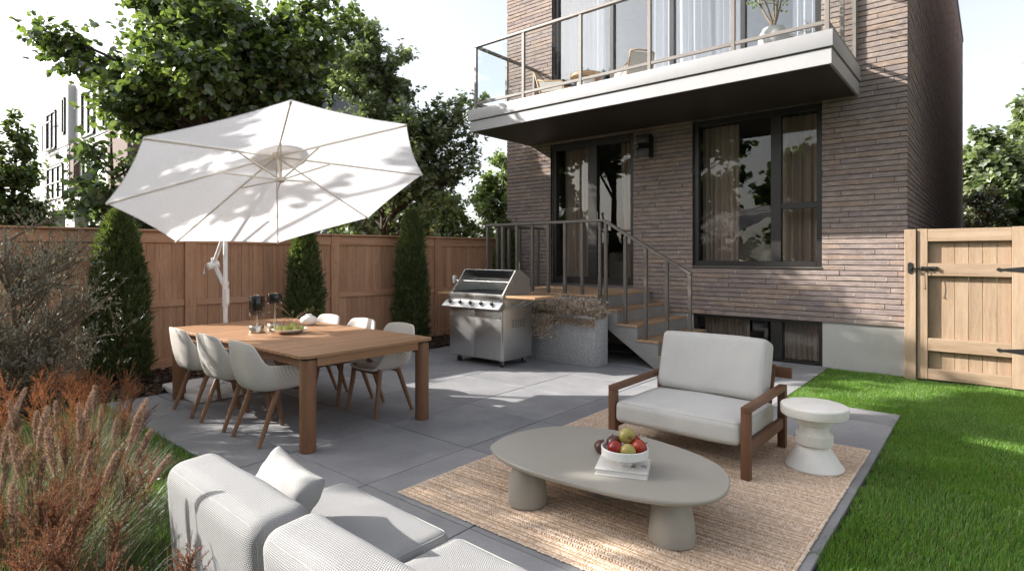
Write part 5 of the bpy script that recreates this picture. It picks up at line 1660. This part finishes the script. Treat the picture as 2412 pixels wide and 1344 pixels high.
def tree(name, lab, cat, base, H, blobs, mat_leaf, n_limbs, twigs, lpt, leaf, seed, shape=LEAF_OVAL, tri=LEAF_TRI, trunk_r=.12, droop=.5, group=None, twig_len=.55, up=.35, split=0, bark=None, lean=(0, 0)):
    r = np.random.default_rng(seed)
    t = thing(name, lab, cat, base, 0, group)
    bark = bark or M['trunk']
    # trunk
    tp = []
    for i in range(9):
        f = i / 8
        tp.append((lean[0] * f * f + .06 * math.sin(f * 5 + seed) * f, lean[1] * f * f + .05 * math.cos(f * 4 + seed) * f, H * .92 * f))
    tp = np.array(tp)
    mb = MB(); mb.tube([tuple(p) for p in tp], [trunk_r * (1 - .86 * (i / 8)) + .006 for i in range(9)], 9)
    mb.build("trunk", bark, t, smooth=True)
    def trunk_at(z):
        f = np.clip(z / (H * .92), 0, 1) * 8
        i = np.minimum(f.astype(int), 7); q = (f - i)[:, None]
        return tp[i] * (1 - q) + tp[i + 1] * q
    # crown: pick limb ends inside the blobs
    w = np.array([b[3] * b[4] * b[5] for b in blobs]) ** .6; w = w / w.sum()
    bi = r.choice(len(blobs), n_limbs, p=w)
    B = np.array(blobs)[bi]
    d = unit(r.normal(size=(n_limbs, 3)))
    rad = r.uniform(.45, 1.0, (n_limbs, 1)) ** .5
    E = B[:, :3] + d * rad * B[:, 3:6]
    zs = E[:, 2] - np.hypot(E[:, 0] - lean[0], E[:, 1] - lean[1]) * r.uniform(.35, .9, n_limbs) * (1 if up > 0 else .2)
    S = trunk_at(np.clip(zs, H * .12, H * .9))
    mid = S * .45 + E * .55; mid[:, 2] += np.linalg.norm(E - S, axis=1) * r.uniform(-.02, .16, n_limbs)
    lm = MB()
    NP = 6
    path = np.stack([(1 - q) ** 2 * S + 2 * q * (1 - q) * mid + q * q * E for q in np.linspace(0, 1, NP)], 1)
    Ln = np.linalg.norm(E - S, axis=1)
    for i in range(n_limbs):
        r0 = min(trunk_r * .45, .012 + .012 * Ln[i])
        lm.tube([tuple(p) for p in path[i]], [r0 * (1 - .8 * k / (NP - 1)) + .002 for k in range(NP)], 5, caps=False)
    # twigs
    ti = r.integers(0, n_limbs, twigs)
    q = r.uniform(.25, 1.0, twigs) ** .75
    T0 = (1 - q)[:, None] ** 2 * S[ti] + 2 * (q * (1 - q))[:, None] * mid[ti] + (q * q)[:, None] * E[ti]
    out = unit(E[ti] - S[ti])
    td = unit(out * .7 + r.normal(size=(twigs, 3)) * .75 + np.array([0, 0, up]))
    tl = r.uniform(.5, 1.15, twigs) * twig_len
    for i in range(0, twigs, 2):
        a = T0[i]; b = a + td[i] * tl[i] * .9
        lm.tube([tuple(a), tuple(b)], [.006, .002], 3, caps=False)
    lm.build("branch", bark, t, smooth=True)
    # leaves along the twigs
    n = twigs * lpt
    k = np.repeat(np.arange(twigs), lpt)
    f = r.uniform(.1, 1.05, n)
    P = T0[k] + td[k] * (tl[k] * f)[:, None] + r.normal(size=(n, 3)) * leaf * .25
    side = unit(np.cross(td[k], r.normal(size=(n, 3))))
    D_ = unit(td[k] * .5 + side * .9 + np.array([0, 0, -droop]) * r.uniform(.3, 1.3, n)[:, None])
    N_ = unit(np.array([0, 0, 1.0]) + r.normal(size=(n, 3)) * .55)
    Sz = leaf * r.uniform(.6, 1.2, n)
    return t, P, D_, N_, Sz

def leaf_part(t, P, D_, N_, Sz, shape, tri, mat_leaf, name="foliage"):
    V, F = place_leaves(P, D_, N_, Sz, shape, tri)
    o = npobj(name, V, F, mat_leaf, t, kind="stuff")
    return o

# ---- big linden behind the fence, with its nearest leaves as single parts
LB = (-10.55, 4.2, -.05)
t, P, D_, N_, Sz = tree("linden_tree", "large leafy linden tree spreading over the white parasol", "tree", LB, 6.6,
    [(.45, .38, 4.9, 1.65, 1.7, 1.15), (1.36, 1.14, 5.35, .62, .68, .36), (-1.1, -.92, 4.65, .85, .85, .65), (-1.95, -1.64, 5.25, .45, .45, .32), (-.28, -.24, 4.0, 1.15, 1.2, .38), (-.35, -.3, 5.6, .8, .8, .42), (1.3, 1.1, 4.75, .75, .75, .6), (1.0, 1.7, 6.0, .6, .6, .5)],
    None, 84, 2100, 12, .120, 21, trunk_r=.17, droop=.65, twig_len=.52, up=.12)
W = P + np.array(LB)
dist = np.linalg.norm(W - np.array([0, 0, 1.5]), axis=1)
A40_ = math.radians(40)
dd = -W[:, 0] * math.sin(A40_) + W[:, 1] * math.cos(A40_); ll = W[:, 0] * math.cos(A40_) + W[:, 1] * math.sin(A40_)
uu = 1206 + 1350 * ll / dd; vv = 600 + 1350 * (1.5 - W[:, 2]) / dd
sc_ = np.where((uu > 0) & (uu < 1000) & (vv > -10) & (vv < 560), Sz / dist, 0)
o_ = np.argsort(-sc_)
single = o_[:300]; rest = o_[300:]
leaf_part(t, P[rest], D_[rest], N_[rest], Sz[rest], LEAF_HEART, LEAF_TRI, M['leaf_linden'])
lme = bpy.data.meshes.new("leaf"); lme.from_pydata([tuple(v) for v in LEAF_HEART], [], [tuple(int(q) for q in f) for f in LEAF_TRI]); lme.update(); lme.materials.append(M['leaf_linden'])
yv = unit(D_); xv = unit(np.cross(yv, N_)); zv = np.cross(xv, yv)
for i in single:
    o = bpy.data.objects.new("leaf", lme); COL.objects.link(o); o.parent = t
    m4 = Matrix.Identity(4)
    for rr2 in range(3):
        m4[rr2][0] = xv[i][rr2] * Sz[i]; m4[rr2][1] = yv[i][rr2] * Sz[i]; m4[rr2][2] = zv[i][rr2] * Sz[i]; m4[rr2][3] = P[i][rr2]
    o.matrix_local = m4

def simple_tree(*a, **k):
    shape = k.get('shape', LEAF_OVAL); tri = k.get('tri', LEAF_TRI); ml = a[6]
    t, P, D_, N_, Sz = tree(*a, **k)
    leaf_part(t, P, D_, N_, Sz, shape, tri, ml)
    return t
# heart leaved tree below it, in front of the townhouse
simple_tree("heart_leaf_tree", "dark heart leaved tree between the townhouse and the linden", "tree", (-12.0, 3.28, 0), 4.0,
            [(0, 0, 2.7, .55, .55, 1.1), (.2, .3, 1.9, .75, .75, .8)], M['leaf_dark'], 45, 520, 8, .125, 31, shape=LEAF_HEART, tri=LEAF_TRI, droop=1.0, trunk_r=.07)
# small conical tree at the far left
simple_tree("conical_tree", "small cone shaped leafy tree at the far left behind the fence", "tree", (-12.78, 2.04, 0), 4.05,
            [(0, 0, 1.2, .80, .80, .5), (0, 0, 1.9, .62, .62, .5), (0, 0, 2.6, .44, .44, .5), (0, 0, 3.2, .25, .25, .45), (0, 0, 3.7, .10, .10, .35)], M['leaf_linden'], 130, 1900, 10, .08, 33, droop=.6, trunk_r=.06, twig_len=.24, up=.5)
# tall maple right of the parasol
simple_tree("maple_tree", "tall ragged dark maple right of the parasol behind the fence", "tree", (-9.95, 7.6, 0), 6.0,
            [(0, 0, 3.1, 1.75, 1.75, 1.6), (-.35, -.3, 4.6, 1.15, 1.1, 1.0), (-.55, -.45, 5.7, .55, .55, .95), (-.6, -.5, 6.3, .3, .3, .5), (.2, .25, 5.5, .45, .45, .8), (1.05, .9, 3.7, .8, .8, .9), (1.5, 1.25, 4.4, .45, .45, .6)],
            M['leaf_maple'], 150, 3300, 12, .095, 35, shape=MAPLE, tri=MAPLE_TRI, droop=.4, trunk_r=.10, twig_len=.42, up=.75)
# bright trees farther away between the fence and the house
FT = [(-14.6, 13.6, 3.9, 41, "sunlit yellow green tree left in the gap beside the house"), (-13.2, 15.2, 5.2, 42, "sunlit yellow green tree close to the brick house edge"),
      (-17.0, 12.6, 4.4, 43, "sunlit tree half hidden behind the tall maple"), (-18.5, 16.6, 4.6, 45, "sunlit tree farthest back in the gap beside the house")]
for x, y, h, sd, lab in FT:
    simple_tree("sunlit_tree", lab, "tree", (x, y, 0), h, [(0, 0, h * .42, 1.5, 1.5, h * .36), (0, 0, h * .72, .9, .9, h * .26)], M['leaf_bright'], 60, 1100, 11, .15, sd, droop=.4, trunk_r=.09, twig_len=.4, group="sunlit trees beside the house", up=.6)
simple_tree("hedge_tree", "dense dark tree low behind the fence beside the maple", "tree", (-13.5, 10.3, 0), 3.6,
            [(0, 0, 1.9, 1.7, 1.7, 1.3)], M['leaf_dark'], 50, 650, 9, .11, 44, droop=.4, trunk_r=.08, twig_len=.4)
# right side: two bright trees and a berry bush behind the gate
simple_tree("tall_right_tree", "tall sunlit tree at the right edge behind the gate", "tree", (1.9, 36, 0), 10.6,
            [(0, 0, 5.2, 2.2, 2.2, 3.2), (.3, 0, 8.2, 1.2, 1.2, 2.0)], M['leaf_right'], 80, 1500, 10, .30, 51, shape=LEAF_HEART, droop=.7, trunk_r=.16, twig_len=.8)
simple_tree("round_right_tree", "rounder sunlit tree between the brick side wall and the tall right tree", "tree", (-.3, 34.6, 0), 7.6,
            [(0, 0, 4.2, 1.9, 1.9, 2.4), (-.1, 0, 6.0, .9, .9, 1.0)], M['leaf_right'], 60, 1300, 10, .28, 52, shape=LEAF_HEART, droop=.7, trunk_r=.14, twig_len=.7)
bush = simple_tree("berry_bush", "reddish berry bush low behind the gate next to the brick wall", "bush", (-.35, 29.5, 0), 4.3,
            [(0, 0, 2.4, 1.05, 1.05, 1.8)], M['leaf_red'], 45, 800, 9, .12, 53, droop=.2, trunk_r=.05, twig_len=.5, up=.7)
rbb = np.random.default_rng(2)
bm_ = MB()
for i in range(220):
    a = unit(rbb.normal(size=3)) * np.array([1.1, 1.1, 1.8]) * rbb.uniform(.7, 1.02); p = a + np.array([0, 0, 2.45])
    bm_.lathe([(.001, -.026), (.026, 0), (.001, .026)], 5, tuple(p))
bm_.build("berry", M['berry'], bush)["kind"] = "stuff"
simple_tree("slender_tree", "slender high crowned tree beyond the fence just left of the picture", "tree", (-10.9, .75, 0), 7.4,  # unseen tree, added and its crown shaped to shade the lawn
            [(.1, .0, 7.05, 1.3, 1.05, .5)], M['leaf_linden'], 34, 560, 10, .15, 62, shape=LEAF_HEART, droop=.6, trunk_r=.07, twig_len=.34, up=.2)
# trees on the neighbour's side, beyond the left edge of the picture, that throw the dappled shade
simple_tree("shade_tree", "broad tree beyond the fence left of the picture that shades the patio", "tree", (-11.2, -2.1, 0), 9.0,
            [(0, -.5, 6.2, 1.7, .55, 1.6), (.2, 1.1, 5.7, .7, .6, .5), (.2, 2.2, 5.6, .4, .3, .3)], M['leaf_linden'], 56, 640, 9, .16, 61, shape=LEAF_HEART, droop=.6, trunk_r=.15, twig_len=.36, up=.2)

for i, (x, y, h, lab) in enumerate(((-8.8, -5.6, 7.0, "big dark tree behind the camera, mirrored in the ground floor window"), (-5.6, -7.4, 6.2, "round tree behind the camera at the end of the garden"), (-2.2, -8.6, 7.6, "wide tree behind the camera across the lawn"),
                                     (1.2, -8.4, 6.0, "low tree behind the camera in the corner of the lawn"), (4.0, -7.0, 7.0, "tree behind the camera at the right end of the garden"))):
    simple_tree("garden_tree", lab, "tree", (x, y, 0), h, [(0, 0, h * .62, 1.9, 1.9, h * .32), (.3, .4, h * .30, 2.0, 1.8, h * .24)], M['leaf_linden'], 60, 950, 9, .24, 101 + i, shape=LEAF_HEART, droop=.6, trunk_r=.13, twig_len=.6)

simple_tree("neighbour_shrub", "tall dense shrub beyond the fence left of the picture, mirrored in the patio door", "shrub", (-14.3, .1, 0), 5.5,  # unseen shrubs, added to block sky reflections in the door glass
            [(0, 0, 3.2, 1.2, 1.35, 2.0)], M['leaf_dark'], 60, 900, 9, .16, 63, shape=LEAF_HEART, droop=.5, trunk_r=.08, twig_len=.45)
simple_tree("neighbour_shrub", "second tall shrub beyond the fence, behind the shade tree left of the picture", "shrub", (-14.8, -3.0, 0), 6.0,
            [(0, 0, 3.5, 1.2, 1.6, 2.2)], M['leaf_dark'], 60, 900, 9, .16, 64, shape=LEAF_HEART, droop=.5, trunk_r=.08, twig_len=.45)

# ---------------------------------------------------------------- columnar cypresses along the fence
def cypress(base, H, R, seed, lab):
    r = np.random.default_rng(seed)
    t = thing("cypress", lab, "cypress", base, 0, "columnar cypresses along the wooden fence")
    MB().tube([(0, 0, 0), (0, 0, H * .8)], [.03, .008], 6).build("trunk", M['trunk'], t)
    n = int(3600 * H * R / .6)
    f = r.uniform(0, 1, n) ** .85
    z = .03 + f * H * .97
    prof = R * np.clip(1.04 - .50 * f ** 1.4 - .48 * f ** 7, 0, 1) * (0.80 + .20 * np.sin(np.clip(f * 7, 0, PI / 2)))
    a = r.uniform(0, 2 * PI, n)
    lump = 1 + .10 * np.sin(a * 3 + z * 7 + seed) + .07 * np.sin(a * 7 - z * 13)
    rad = prof * lump * r.uniform(.35, 1.0, n) ** .5
    P = np.stack([rad * np.cos(a), rad * np.sin(a), z], 1)
    out = np.stack([np.cos(a), np.sin(a), np.zeros(n)], 1)
    D_ = unit(out * .50 + np.array([0, 0, 1.0]) + r.normal(size=(n, 3)) * .22)
    # each spray: five slender needles fanning upwards
    PP = []; DD = []; SS = []
    for k in range(7):
        dk = unit(D_ + r.normal(size=(n, 3)) * .36)
        PP.append(P + D_ * r.uniform(0, .05, n)[:, None]); DD.append(dk); SS.append(r.uniform(.04, .11, n))
    P_ = np.concatenate(PP); D2 = np.concatenate(DD); S2 = np.concatenate(SS)
    N2 = unit(r.normal(size=P_.shape))
    V, F = place_leaves(P_, D2, N2, S2, NARROW * np.array([.62, 1, 1]), NARROW_TRI)
    npobj("foliage", V, F, M['needle'], t, kind="stuff")
cypress((-7.80, 2.17, 0), 1.98, .315, 3, "broad cypress at the left, behind the umbrella end of the table")
cypress((-7.48, 4.34, 0), 1.93, .255, 4, "cypress behind the dining table, just under the parasol's edge")
cypress((-7.32, 6.15, 0), 2.20, .275, 5, "taller cypress between the dining table and the grill")
cypress((-7.16, 8.35, 0), 2.12, .25, 6, "cypress standing behind the stair railing by the house corner")

# ---------------------------------------------------------------- lawn
def in_bed(x, y): return True
def lawn(n, x0, x1, y0, y1, seed, hl=(.024, .046), w=.0017, edge=None):
    r = np.random.default_rng(seed)
    x = r.uniform(x0, x1, n); y = r.uniform(y0, y1, n)
    if edge is not None:
        k = edge(x, y); x, y = x[k], y[k]; n = len(x)
    cl = .5 + .5 * np.sin(x * 5.3 + 2 * np.sin(y * 3.1)) * np.sin(y * 4.7 + 1.5 * np.sin(x * 2.9))
    h = r.uniform(*hl, n) * (.72 + .5 * cl)
    a = r.uniform(0, 2 * PI, n)
    fa = np.sin(x * 3.7 + y * 2.2) * 1.6 + np.sin(y * 6.1 - x * 2) * .9      # tufts lean together
    tilt = r.uniform(.05, .6, n)
    lean = np.stack([np.cos(fa) * .5 + np.cos(a) * .8, np.sin(fa) * .5 + np.sin(a) * .8, np.zeros(n)], 1) * tilt[:, None]
    sd = np.stack([np.cos(a + 1.57), np.sin(a + 1.57), np.zeros(n)], 1) * (w * r.uniform(.7, 1.3, n))[:, None]
    b = np.stack([x, y, np.full(n, -.024)], 1)
    up = np.array([0, 0, 1.0])
    m1 = b + (up * .55 + lean * .35) * h[:, None]
    tip = b + (up * .95 + lean * 1.15) * h[:, None]
    V = np.stack([b - sd, b + sd, m1 - sd * .8, m1 + sd * .8, tip], 1).reshape(-1, 3)
    F = (np.array([(0, 1, 3), (0, 3, 2), (2, 3, 4)])[None] + (np.arange(n) * 5)[:, None, None]).reshape(-1, 3)
    return V, F
er = np.random.default_rng(1)
def edge_r(x, y):
    wob = .018 * np.sin(y * 9) + .015 * np.sin(y * 23 + 1) + er.normal(0, .019, len(x))
    wob2 = .018 * np.sin(x * 11) + er.normal(0, .019, len(x))
    main = (x > PX1 + wob)
    notch = (y > 6.46 + wob2) & (x > -1.69 + wob)
    return (main | notch) & (y < 8.56) & ~((x > -.84) & (y > 8.45))
V1, F1 = lawn(270000, -1.75, .62, 1.6, 8.57, 71, edge=edge_r)
V2, F2 = lawn(110000, .55, 2.6, .5, 8.44, 72, w=.0024)
V3, F3 = lawn(26000, -6.9, -3.0, .95, 1.80, 73, hl=(.03, .06), edge=lambda x, y: (y < 1.775 + er.normal(0, .012, len(x))) & (x > -6.85 + er.normal(0, .05, len(x)) + (1.77 - y) * .25))
V = np.concatenate([V1, V2, V3]); F = np.concatenate([F1, F2 + len(V1), F3 + len(V1) + len(V2)])
npobj("grass", V, F, M['grass'], kind="stuff")["label"] = "short dense green lawn grass"
fl = MB(); rf = random.Random(8)
for i in range(16):
    p = Vector((rf.uniform(-6.2, -3.9), rf.uniform(1.25, 1.70), rf.uniform(.03, .05)))
    for q in range(5):
        a = q * 2 * PI / 5; d = Vector((math.cos(a), math.sin(a), .35)); s = Vector((-math.sin(a), math.cos(a), 0))
        fl.add([p, p + d * .009 + s * .006, p + d * .014, p + d * .009 - s * .006], [(0, 1, 2, 3)])
fl.build("white_blossom", M['petal'])["kind"] = "stuff"

# ---------------------------------------------------------------- olive shrub at the left
ot, P, D_, N_, Sz = tree("olive_shrub", "grey green olive shrub with many thin stems at the left edge", "shrub", (-6.45, 1.02, -.02), 1.9,
    [(0, 0, 1.05, .78, .62, .62), (.12, .05, 1.5, .5, .45, .45), (.25, .15, .8, .72, .55, .35)], None, 80, 900, 15, .046, 81, trunk_r=.03, droop=-.25, twig_len=.36, up=.75, bark=M['pale_bark'])
leaf_part(ot, P, unit(D_ + np.array([0, 0, .3])), N_, Sz, NARROW, NARROW_TRI, M['leaf_olive'])

# ---------------------------------------------------------------- ornamental grasses in the foreground
def blades(r, n, R, hl, w, seg=4, spread=.75):
    a = r.uniform(0, 2 * PI, n); q = R * np.sqrt(r.uniform(0, 1, n)) * .45
    b = np.stack([q * np.cos(a), q * np.sin(a), np.zeros(n)], 1)
    a2 = a + r.normal(0, .5, n)
    out = np.stack([np.cos(a2), np.sin(a2), np.zeros(n)], 1)
    h = r.uniform(*hl, n); k = r.uniform(.15, 1.0, n) * spread
    sd = np.stack([-np.sin(a2), np.cos(a2), np.zeros(n)], 1) * (w * r.uniform(.6, 1.2, n))[:, None]
    ring = []
    for s in range(seg + 1):
        f = s / seg
        c = b + out * (h * k * f ** 1.7)[:, None] + np.array([0, 0, 1.0]) * (h * (f - .42 * k * f ** 2.6))[:, None]
        ww = 1 - f ** 2 if s < seg else .04
        ring += [c - sd * ww, c + sd * ww]
    V = np.stack(ring, 1).reshape(-1, 3)
    T = []
    for s in range(seg): T += [(2 * s, 2 * s + 1, 2 * s + 3), (2 * s, 2 * s + 3, 2 * s + 2)]
    F = (np.array(T)[None] + (np.arange(n) * (2 * seg + 2))[:, None, None]).reshape(-1, 3)
    return V, F
def bristle_head(r, base, d, L, R, n, fine=.0011):
    """fuzzy bottle brush seed head along d"""
    d = np.array(d, float); d /= np.linalg.norm(d)
    x = np.cross(d, [0.3, .2, 1.0]); x /= np.linalg.norm(x); y = np.cross(d, x)
    f = r.uniform(0, 1, n); a = r.uniform(0, 2 * PI, n)
    rad = np.stack([np.cos(a)] * 3, 1) * x + np.stack([np.sin(a)] * 3, 1) * y
    prof = np.sin(np.clip(f * .98 + .02, 0, 1) * PI) ** .28
    P = base + d * (f * L)[:, None] + rad * (R * .25 * prof)[:, None]
    D_ = unit(rad * .85 + d * .75 + r.normal(size=(n, 3)) * .2)
    S = R * r.uniform(.75, 1.35, n) * np.maximum(prof, .25)
    N_ = unit(r.normal(size=(n, 3)))
    return place_leaves(P, D_, N_, S, NARROW * np.array([.42, 1, 1]), NARROW_TRI)
def feather_head(r, base, d, L, n_br, per, spread):
    Vs = []; Fs = []; off = 0
    d = np.array(d, float); d /= np.linalg.norm(d)
    P = []; D_ = []; S = []
    for i in range(n_br):
        f = i / n_br
        o = base + d * (L * .55 * f)
        a = r.uniform(0, 2 * PI)
        side = unit(np.cross(d, np.array([math.cos(a), math.sin(a), .3])))
        bd = unit(d * 1.0 + side * spread * r.uniform(.5, 1.1))
        bl = L * (.62 - .30 * f) * r.uniform(.7, 1.1)
        for s in range(per):
            q = s / per
            c = o + bd * (bl * q) + side * (bl * .18 * q * q) + np.array([0, 0, -bl * .10 * q * q])
            for e in (-1, 1):
                P.append(c); D_.append(bd * 1.0 + unit(np.cross(bd, side)) * e * .55 + r.normal(size=3) * .35); S.append(.0105 * r.uniform(.6, 1.4) * (1.15 - .5 * q))
    P = np.array(P); D_ = unit(np.array(D_)); S = np.array(S)
    return place_leaves(P, D_, unit(r.normal(size=P.shape)), S, NARROW * np.array([.95, 1, 1]), NARROW_TRI)
def clump(loc, seed, nb, R, hl, lab, heads, grp="ornamental grasses in the foreground bed", w=.0022, spread=.75, fm="feather"):
    r = np.random.default_rng(seed)
    t = thing("fountain_grass", lab, "ornamental grass", loc, 0, grp)
    V, F = blades(r, nb, R, hl, w, 4, spread)
    npobj("blade", V, F, M['orn_blade'], t, kind="stuff")
    for kind, dx, dy, z, lx, ly, L, RR in heads:
        top = np.array([dx, dy, z]); d = np.array([lx, ly, 1.0])
        d /= np.linalg.norm(d)
        b0 = np.array([dx * .25, dy * .25, 0.05])
        base = top - d * L
        midp = (b0 + base) / 2 + np.array([-lx * .05, -ly * .05, .04])
        pts = [tuple(b0), tuple(midp), tuple(base), tuple(base + d * L * .92)]
        if kind == 'p':
            V, F = bristle_head(r, base, d, L, RR, 1300)
            h = npobj("plume", V, F, M['plume'], t)
        else:
            V, F = feather_head(r, base, d, L, 17, 34, RR)
            h = npobj("feather", V, F, M[fm], t)
        MB().tube(pts, [.0022, .002, .0016, .0008], 4).build("stem", M['stem'], h)
    return t
rr3 = np.random.default_rng(12)
def heads(n, kind, R, z0, z1, L0, L1, RR0, RR1, bias=(0, 0)):
    out = []
    for _ in range(n):
        a = rr3.uniform(0, 2 * PI); q = R * math.sqrt(rr3.uniform(0, 1))
        dx, dy = q * math.cos(a) + bias[0], q * math.sin(a) + bias[1]
        out.append((kind, dx, dy, rr3.uniform(z0, z1), dx * .8 + rr3.normal(0, .12), dy * .8 + rr3.normal(0, .12), rr3.uniform(L0, L1), rr3.uniform(RR0, RR1)))
    return out
clump((-2.95, .62, -.02), 91, 1900, .42, (.42, .78), "grass clump with slim brown bristle plumes beside the sofa's left end", heads(12, 'p', .34, .68, .92, .15, .22, .014, .018) + heads(17, 'f', .42, .56, .86, .24, .38, .4, .6))
clump((-2.62, .38, -.02), 92, 1900, .34, (.38, .74), "grass clump with feather plumes in shaded rust against the sofa corner, nearest the camera", [('p', .44, .38, .83, .9, .25, .15, .011), ('p', .16, .30, .80, .5, .2, .16, .014)] + heads(6, 'p', .28, .60, .82, .14, .19, .013, .017) + heads(21, 'f', .34, .50, .84, .24, .38, .4, .6), spread=.6)
clump((-3.55, .78, -.02), 93, 1700, .42, (.40, .72), "grass clump with pale bristle plumes behind the first clumps", heads(10, 'p', .36, .62, .86, .14, .21, .013, .017) + heads(12, 'f', .40, .56, .82, .24, .34, .4, .6))
clump((-4.25, .92, -.02), 94, 1200, .42, (.40, .70), "grass clump with feather plumes in sunlit orange under the olive shrub", heads(24, 'f', .44, .60, .94, .26, .40, .35, .5), fm='feather_lit')
clump((-4.95, 1.18, -.02), 95, 900, .36, (.34, .62), "farthest grass clump with plumes in sunlit orange beside the mulch bed", heads(11, 'f', .34, .50, .76, .22, .32, .35, .5), fm='feather_lit')
clump((-3.35, .36, -.02), 96, 1900, .42, (.40, .76), "grass clump with brown bristle plumes at the left frame edge", heads(10, 'p', .34, .64, .92, .16, .24, .014, .018) + heads(14, 'f', .4, .56, .86, .24, .38, .4, .6))
clump((-2.30, .40, -.02), 97, 800, .34, (.36, .68), "thin grass clump growing behind the sofa's left backrest", heads(2, 'p', .2, .66, .80, .12, .16, .010, .013) + heads(10, 'f', .30, .62, .84, .20, .30, .35, .5), w=.0017)
clump((-1.58, .42, -.02), 98, 360, .28, (.36, .62), "sparse grass clump with plumes in shaded rust behind the middle of the sofa", heads(13, 'f', .26, .76, .95, .20, .28, .35, .5), w=.0016)

# ---------------------------------------------------------------- heather in the planter
hp = thing("heather", "dry pinkish beige heather spilling over the front of the planter box", "heather", (-4.66, 6.70, .63))
r = np.random.default_rng(17)
n = 1700
x = r.uniform(-.56, .60, n); y = r.uniform(-.12, .12, n)
hh = r.uniform(.14, .40, n) * (.75 + .3 * np.sin(x * 9) * np.sin(x * 23 + 1)) * (1 - .35 * (np.abs(y) / .1) ** 2)
lx = x * .25 + r.normal(0, .30, n); ly = y * 2.2 + r.normal(0, .28, n)
Ps = []; Ds = []; Ss = []
for i in range(n):
    d = np.array([lx[i], ly[i], 1.0]); d /= np.linalg.norm(d)
    spill = (i % 5 == 0)
    p = np.array([x[i], y[i], 0.0])
    if spill:
        p[1] = -.10; d = np.array([r.normal(0, .4), -1.0, .75]); d /= np.linalg.norm(d)
        reach = r.uniform(.16, .34) * (1.3 if -.42 < x[i] < -.02 else .38)
        for s in range(15):
            f = s / 15
            c = p + d * reach * f + np.array([0, 0, -reach * 1.35 * f * f])
            for _ in range(3):
                Ps.append(c); Ds.append(d + np.array([0, 0, -1.2 * f]) + r.normal(size=3) * .7); Ss.append(r.uniform(.018, .034))
    else:
        for s in range(14):
            f = s / 14
            c = p + d * hh[i] * f + np.array([lx[i], ly[i], 0]) * (.06 * f * f)
            for _ in range(3):
                Ps.append(c); Ds.append(d + r.normal(size=3) * .75); Ss.append(r.uniform(.020, .038))
Ps = np.array(Ps); Ds = unit(np.array(Ds)); Ss = np.array(Ss)
sel = r.uniform(size=len(Ps)) < .22
V, F = place_leaves(Ps[~sel], Ds[~sel], unit(r.normal(size=Ps[~sel].shape)), Ss[~sel], NARROW * np.array([1.5, 1, 1]), NARROW_TRI)
npobj("sprig", V, F, M['heather'], hp, kind="stuff")
V, F = place_leaves(Ps[sel], Ds[sel], unit(r.normal(size=Ps[sel].shape)), Ss[sel], NARROW * np.array([1.1, 1, 1]), NARROW_TRI)
npobj("green_sprig", V, F, M['heather_green'], hp, kind="stuff")
for i in range(16):
    xx = r.uniform(-.5, .5); z = r.uniform(.32, .46); yy = r.normal(0, .06)
    V, F = bristle_head(r, np.array([xx, yy, z - .05]), (r.normal(0, .2), r.normal(0, .2), 1), .05, .010, 60)
    h = npobj("seed_head", V, F, M['plume'], hp)
    MB().tube([(xx * .95, yy, 0), (xx, yy, z)], [.0015, .001], 3).build("stem", M['plume'], h)

# ---------------------------------------------------------------- potted tree on the balcony
pt = thing("potted_tree", "small pale branched tree in a large rounded grey pot on the balcony", "potted plant", (-2.02, 7.30, 3.923))
MB().lathe([(.0, .0), (.11, .0), (.155, .05), (.175, .13), (.165, .22), (.13, .27), (.125, .29), (.10, .29), (.10, .26), (.0, .26)], 40).build("pot", M['plinth'], pt, smooth=60)
tm = MB()
rt = random.Random(4)
PL = []
for q in range(5):
    a = q * 1.26 + .3
    p = Vector((0, 0, .28)); pts = [p.copy()]; d = Vector((math.cos(a) * .28, math.sin(a) * .28, 1)).normalized()
    for s in range(9):
        d = (d + Vector((math.cos(a) * .07 + rt.uniform(-.12, .12), math.sin(a) * .07 + rt.uniform(-.12, .12), .02))).normalized(); p = p + d * .10; pts.append(p.copy())
        if s > 2:
            for _ in range(2):
                b = Vector((rt.uniform(-1, 1), rt.uniform(-1, 1), rt.uniform(-.2, .5))).normalized() * rt.uniform(.10, .26)
                tm.tube([p, p + b * .6, p + b + Vector((0, 0, -.01))], [.006, .004, .002], 4)
                PL.append(p + b)
    tm.tube(pts, [.016 - .0013 * i for i in range(10)], 6)
tm.build("trunk", M['pale_bark'], pt, smooth=True)
PL = np.array([tuple(p) for p in PL]); k = np.repeat(np.arange(len(PL)), 30)
P = PL[k] + r.normal(size=(len(k), 3)) * np.array([.055, .055, .03])
V, F = place_leaves(P, unit(r.normal(size=P.shape)), unit(np.array([0, 0, 1.0]) + r.normal(size=P.shape) * .6), r.uniform(.02, .04, len(k)), LEAF_OVAL, LEAF_TRI)
npobj("foliage", V, F, M['leaf_bright'], pt, kind="stuff")
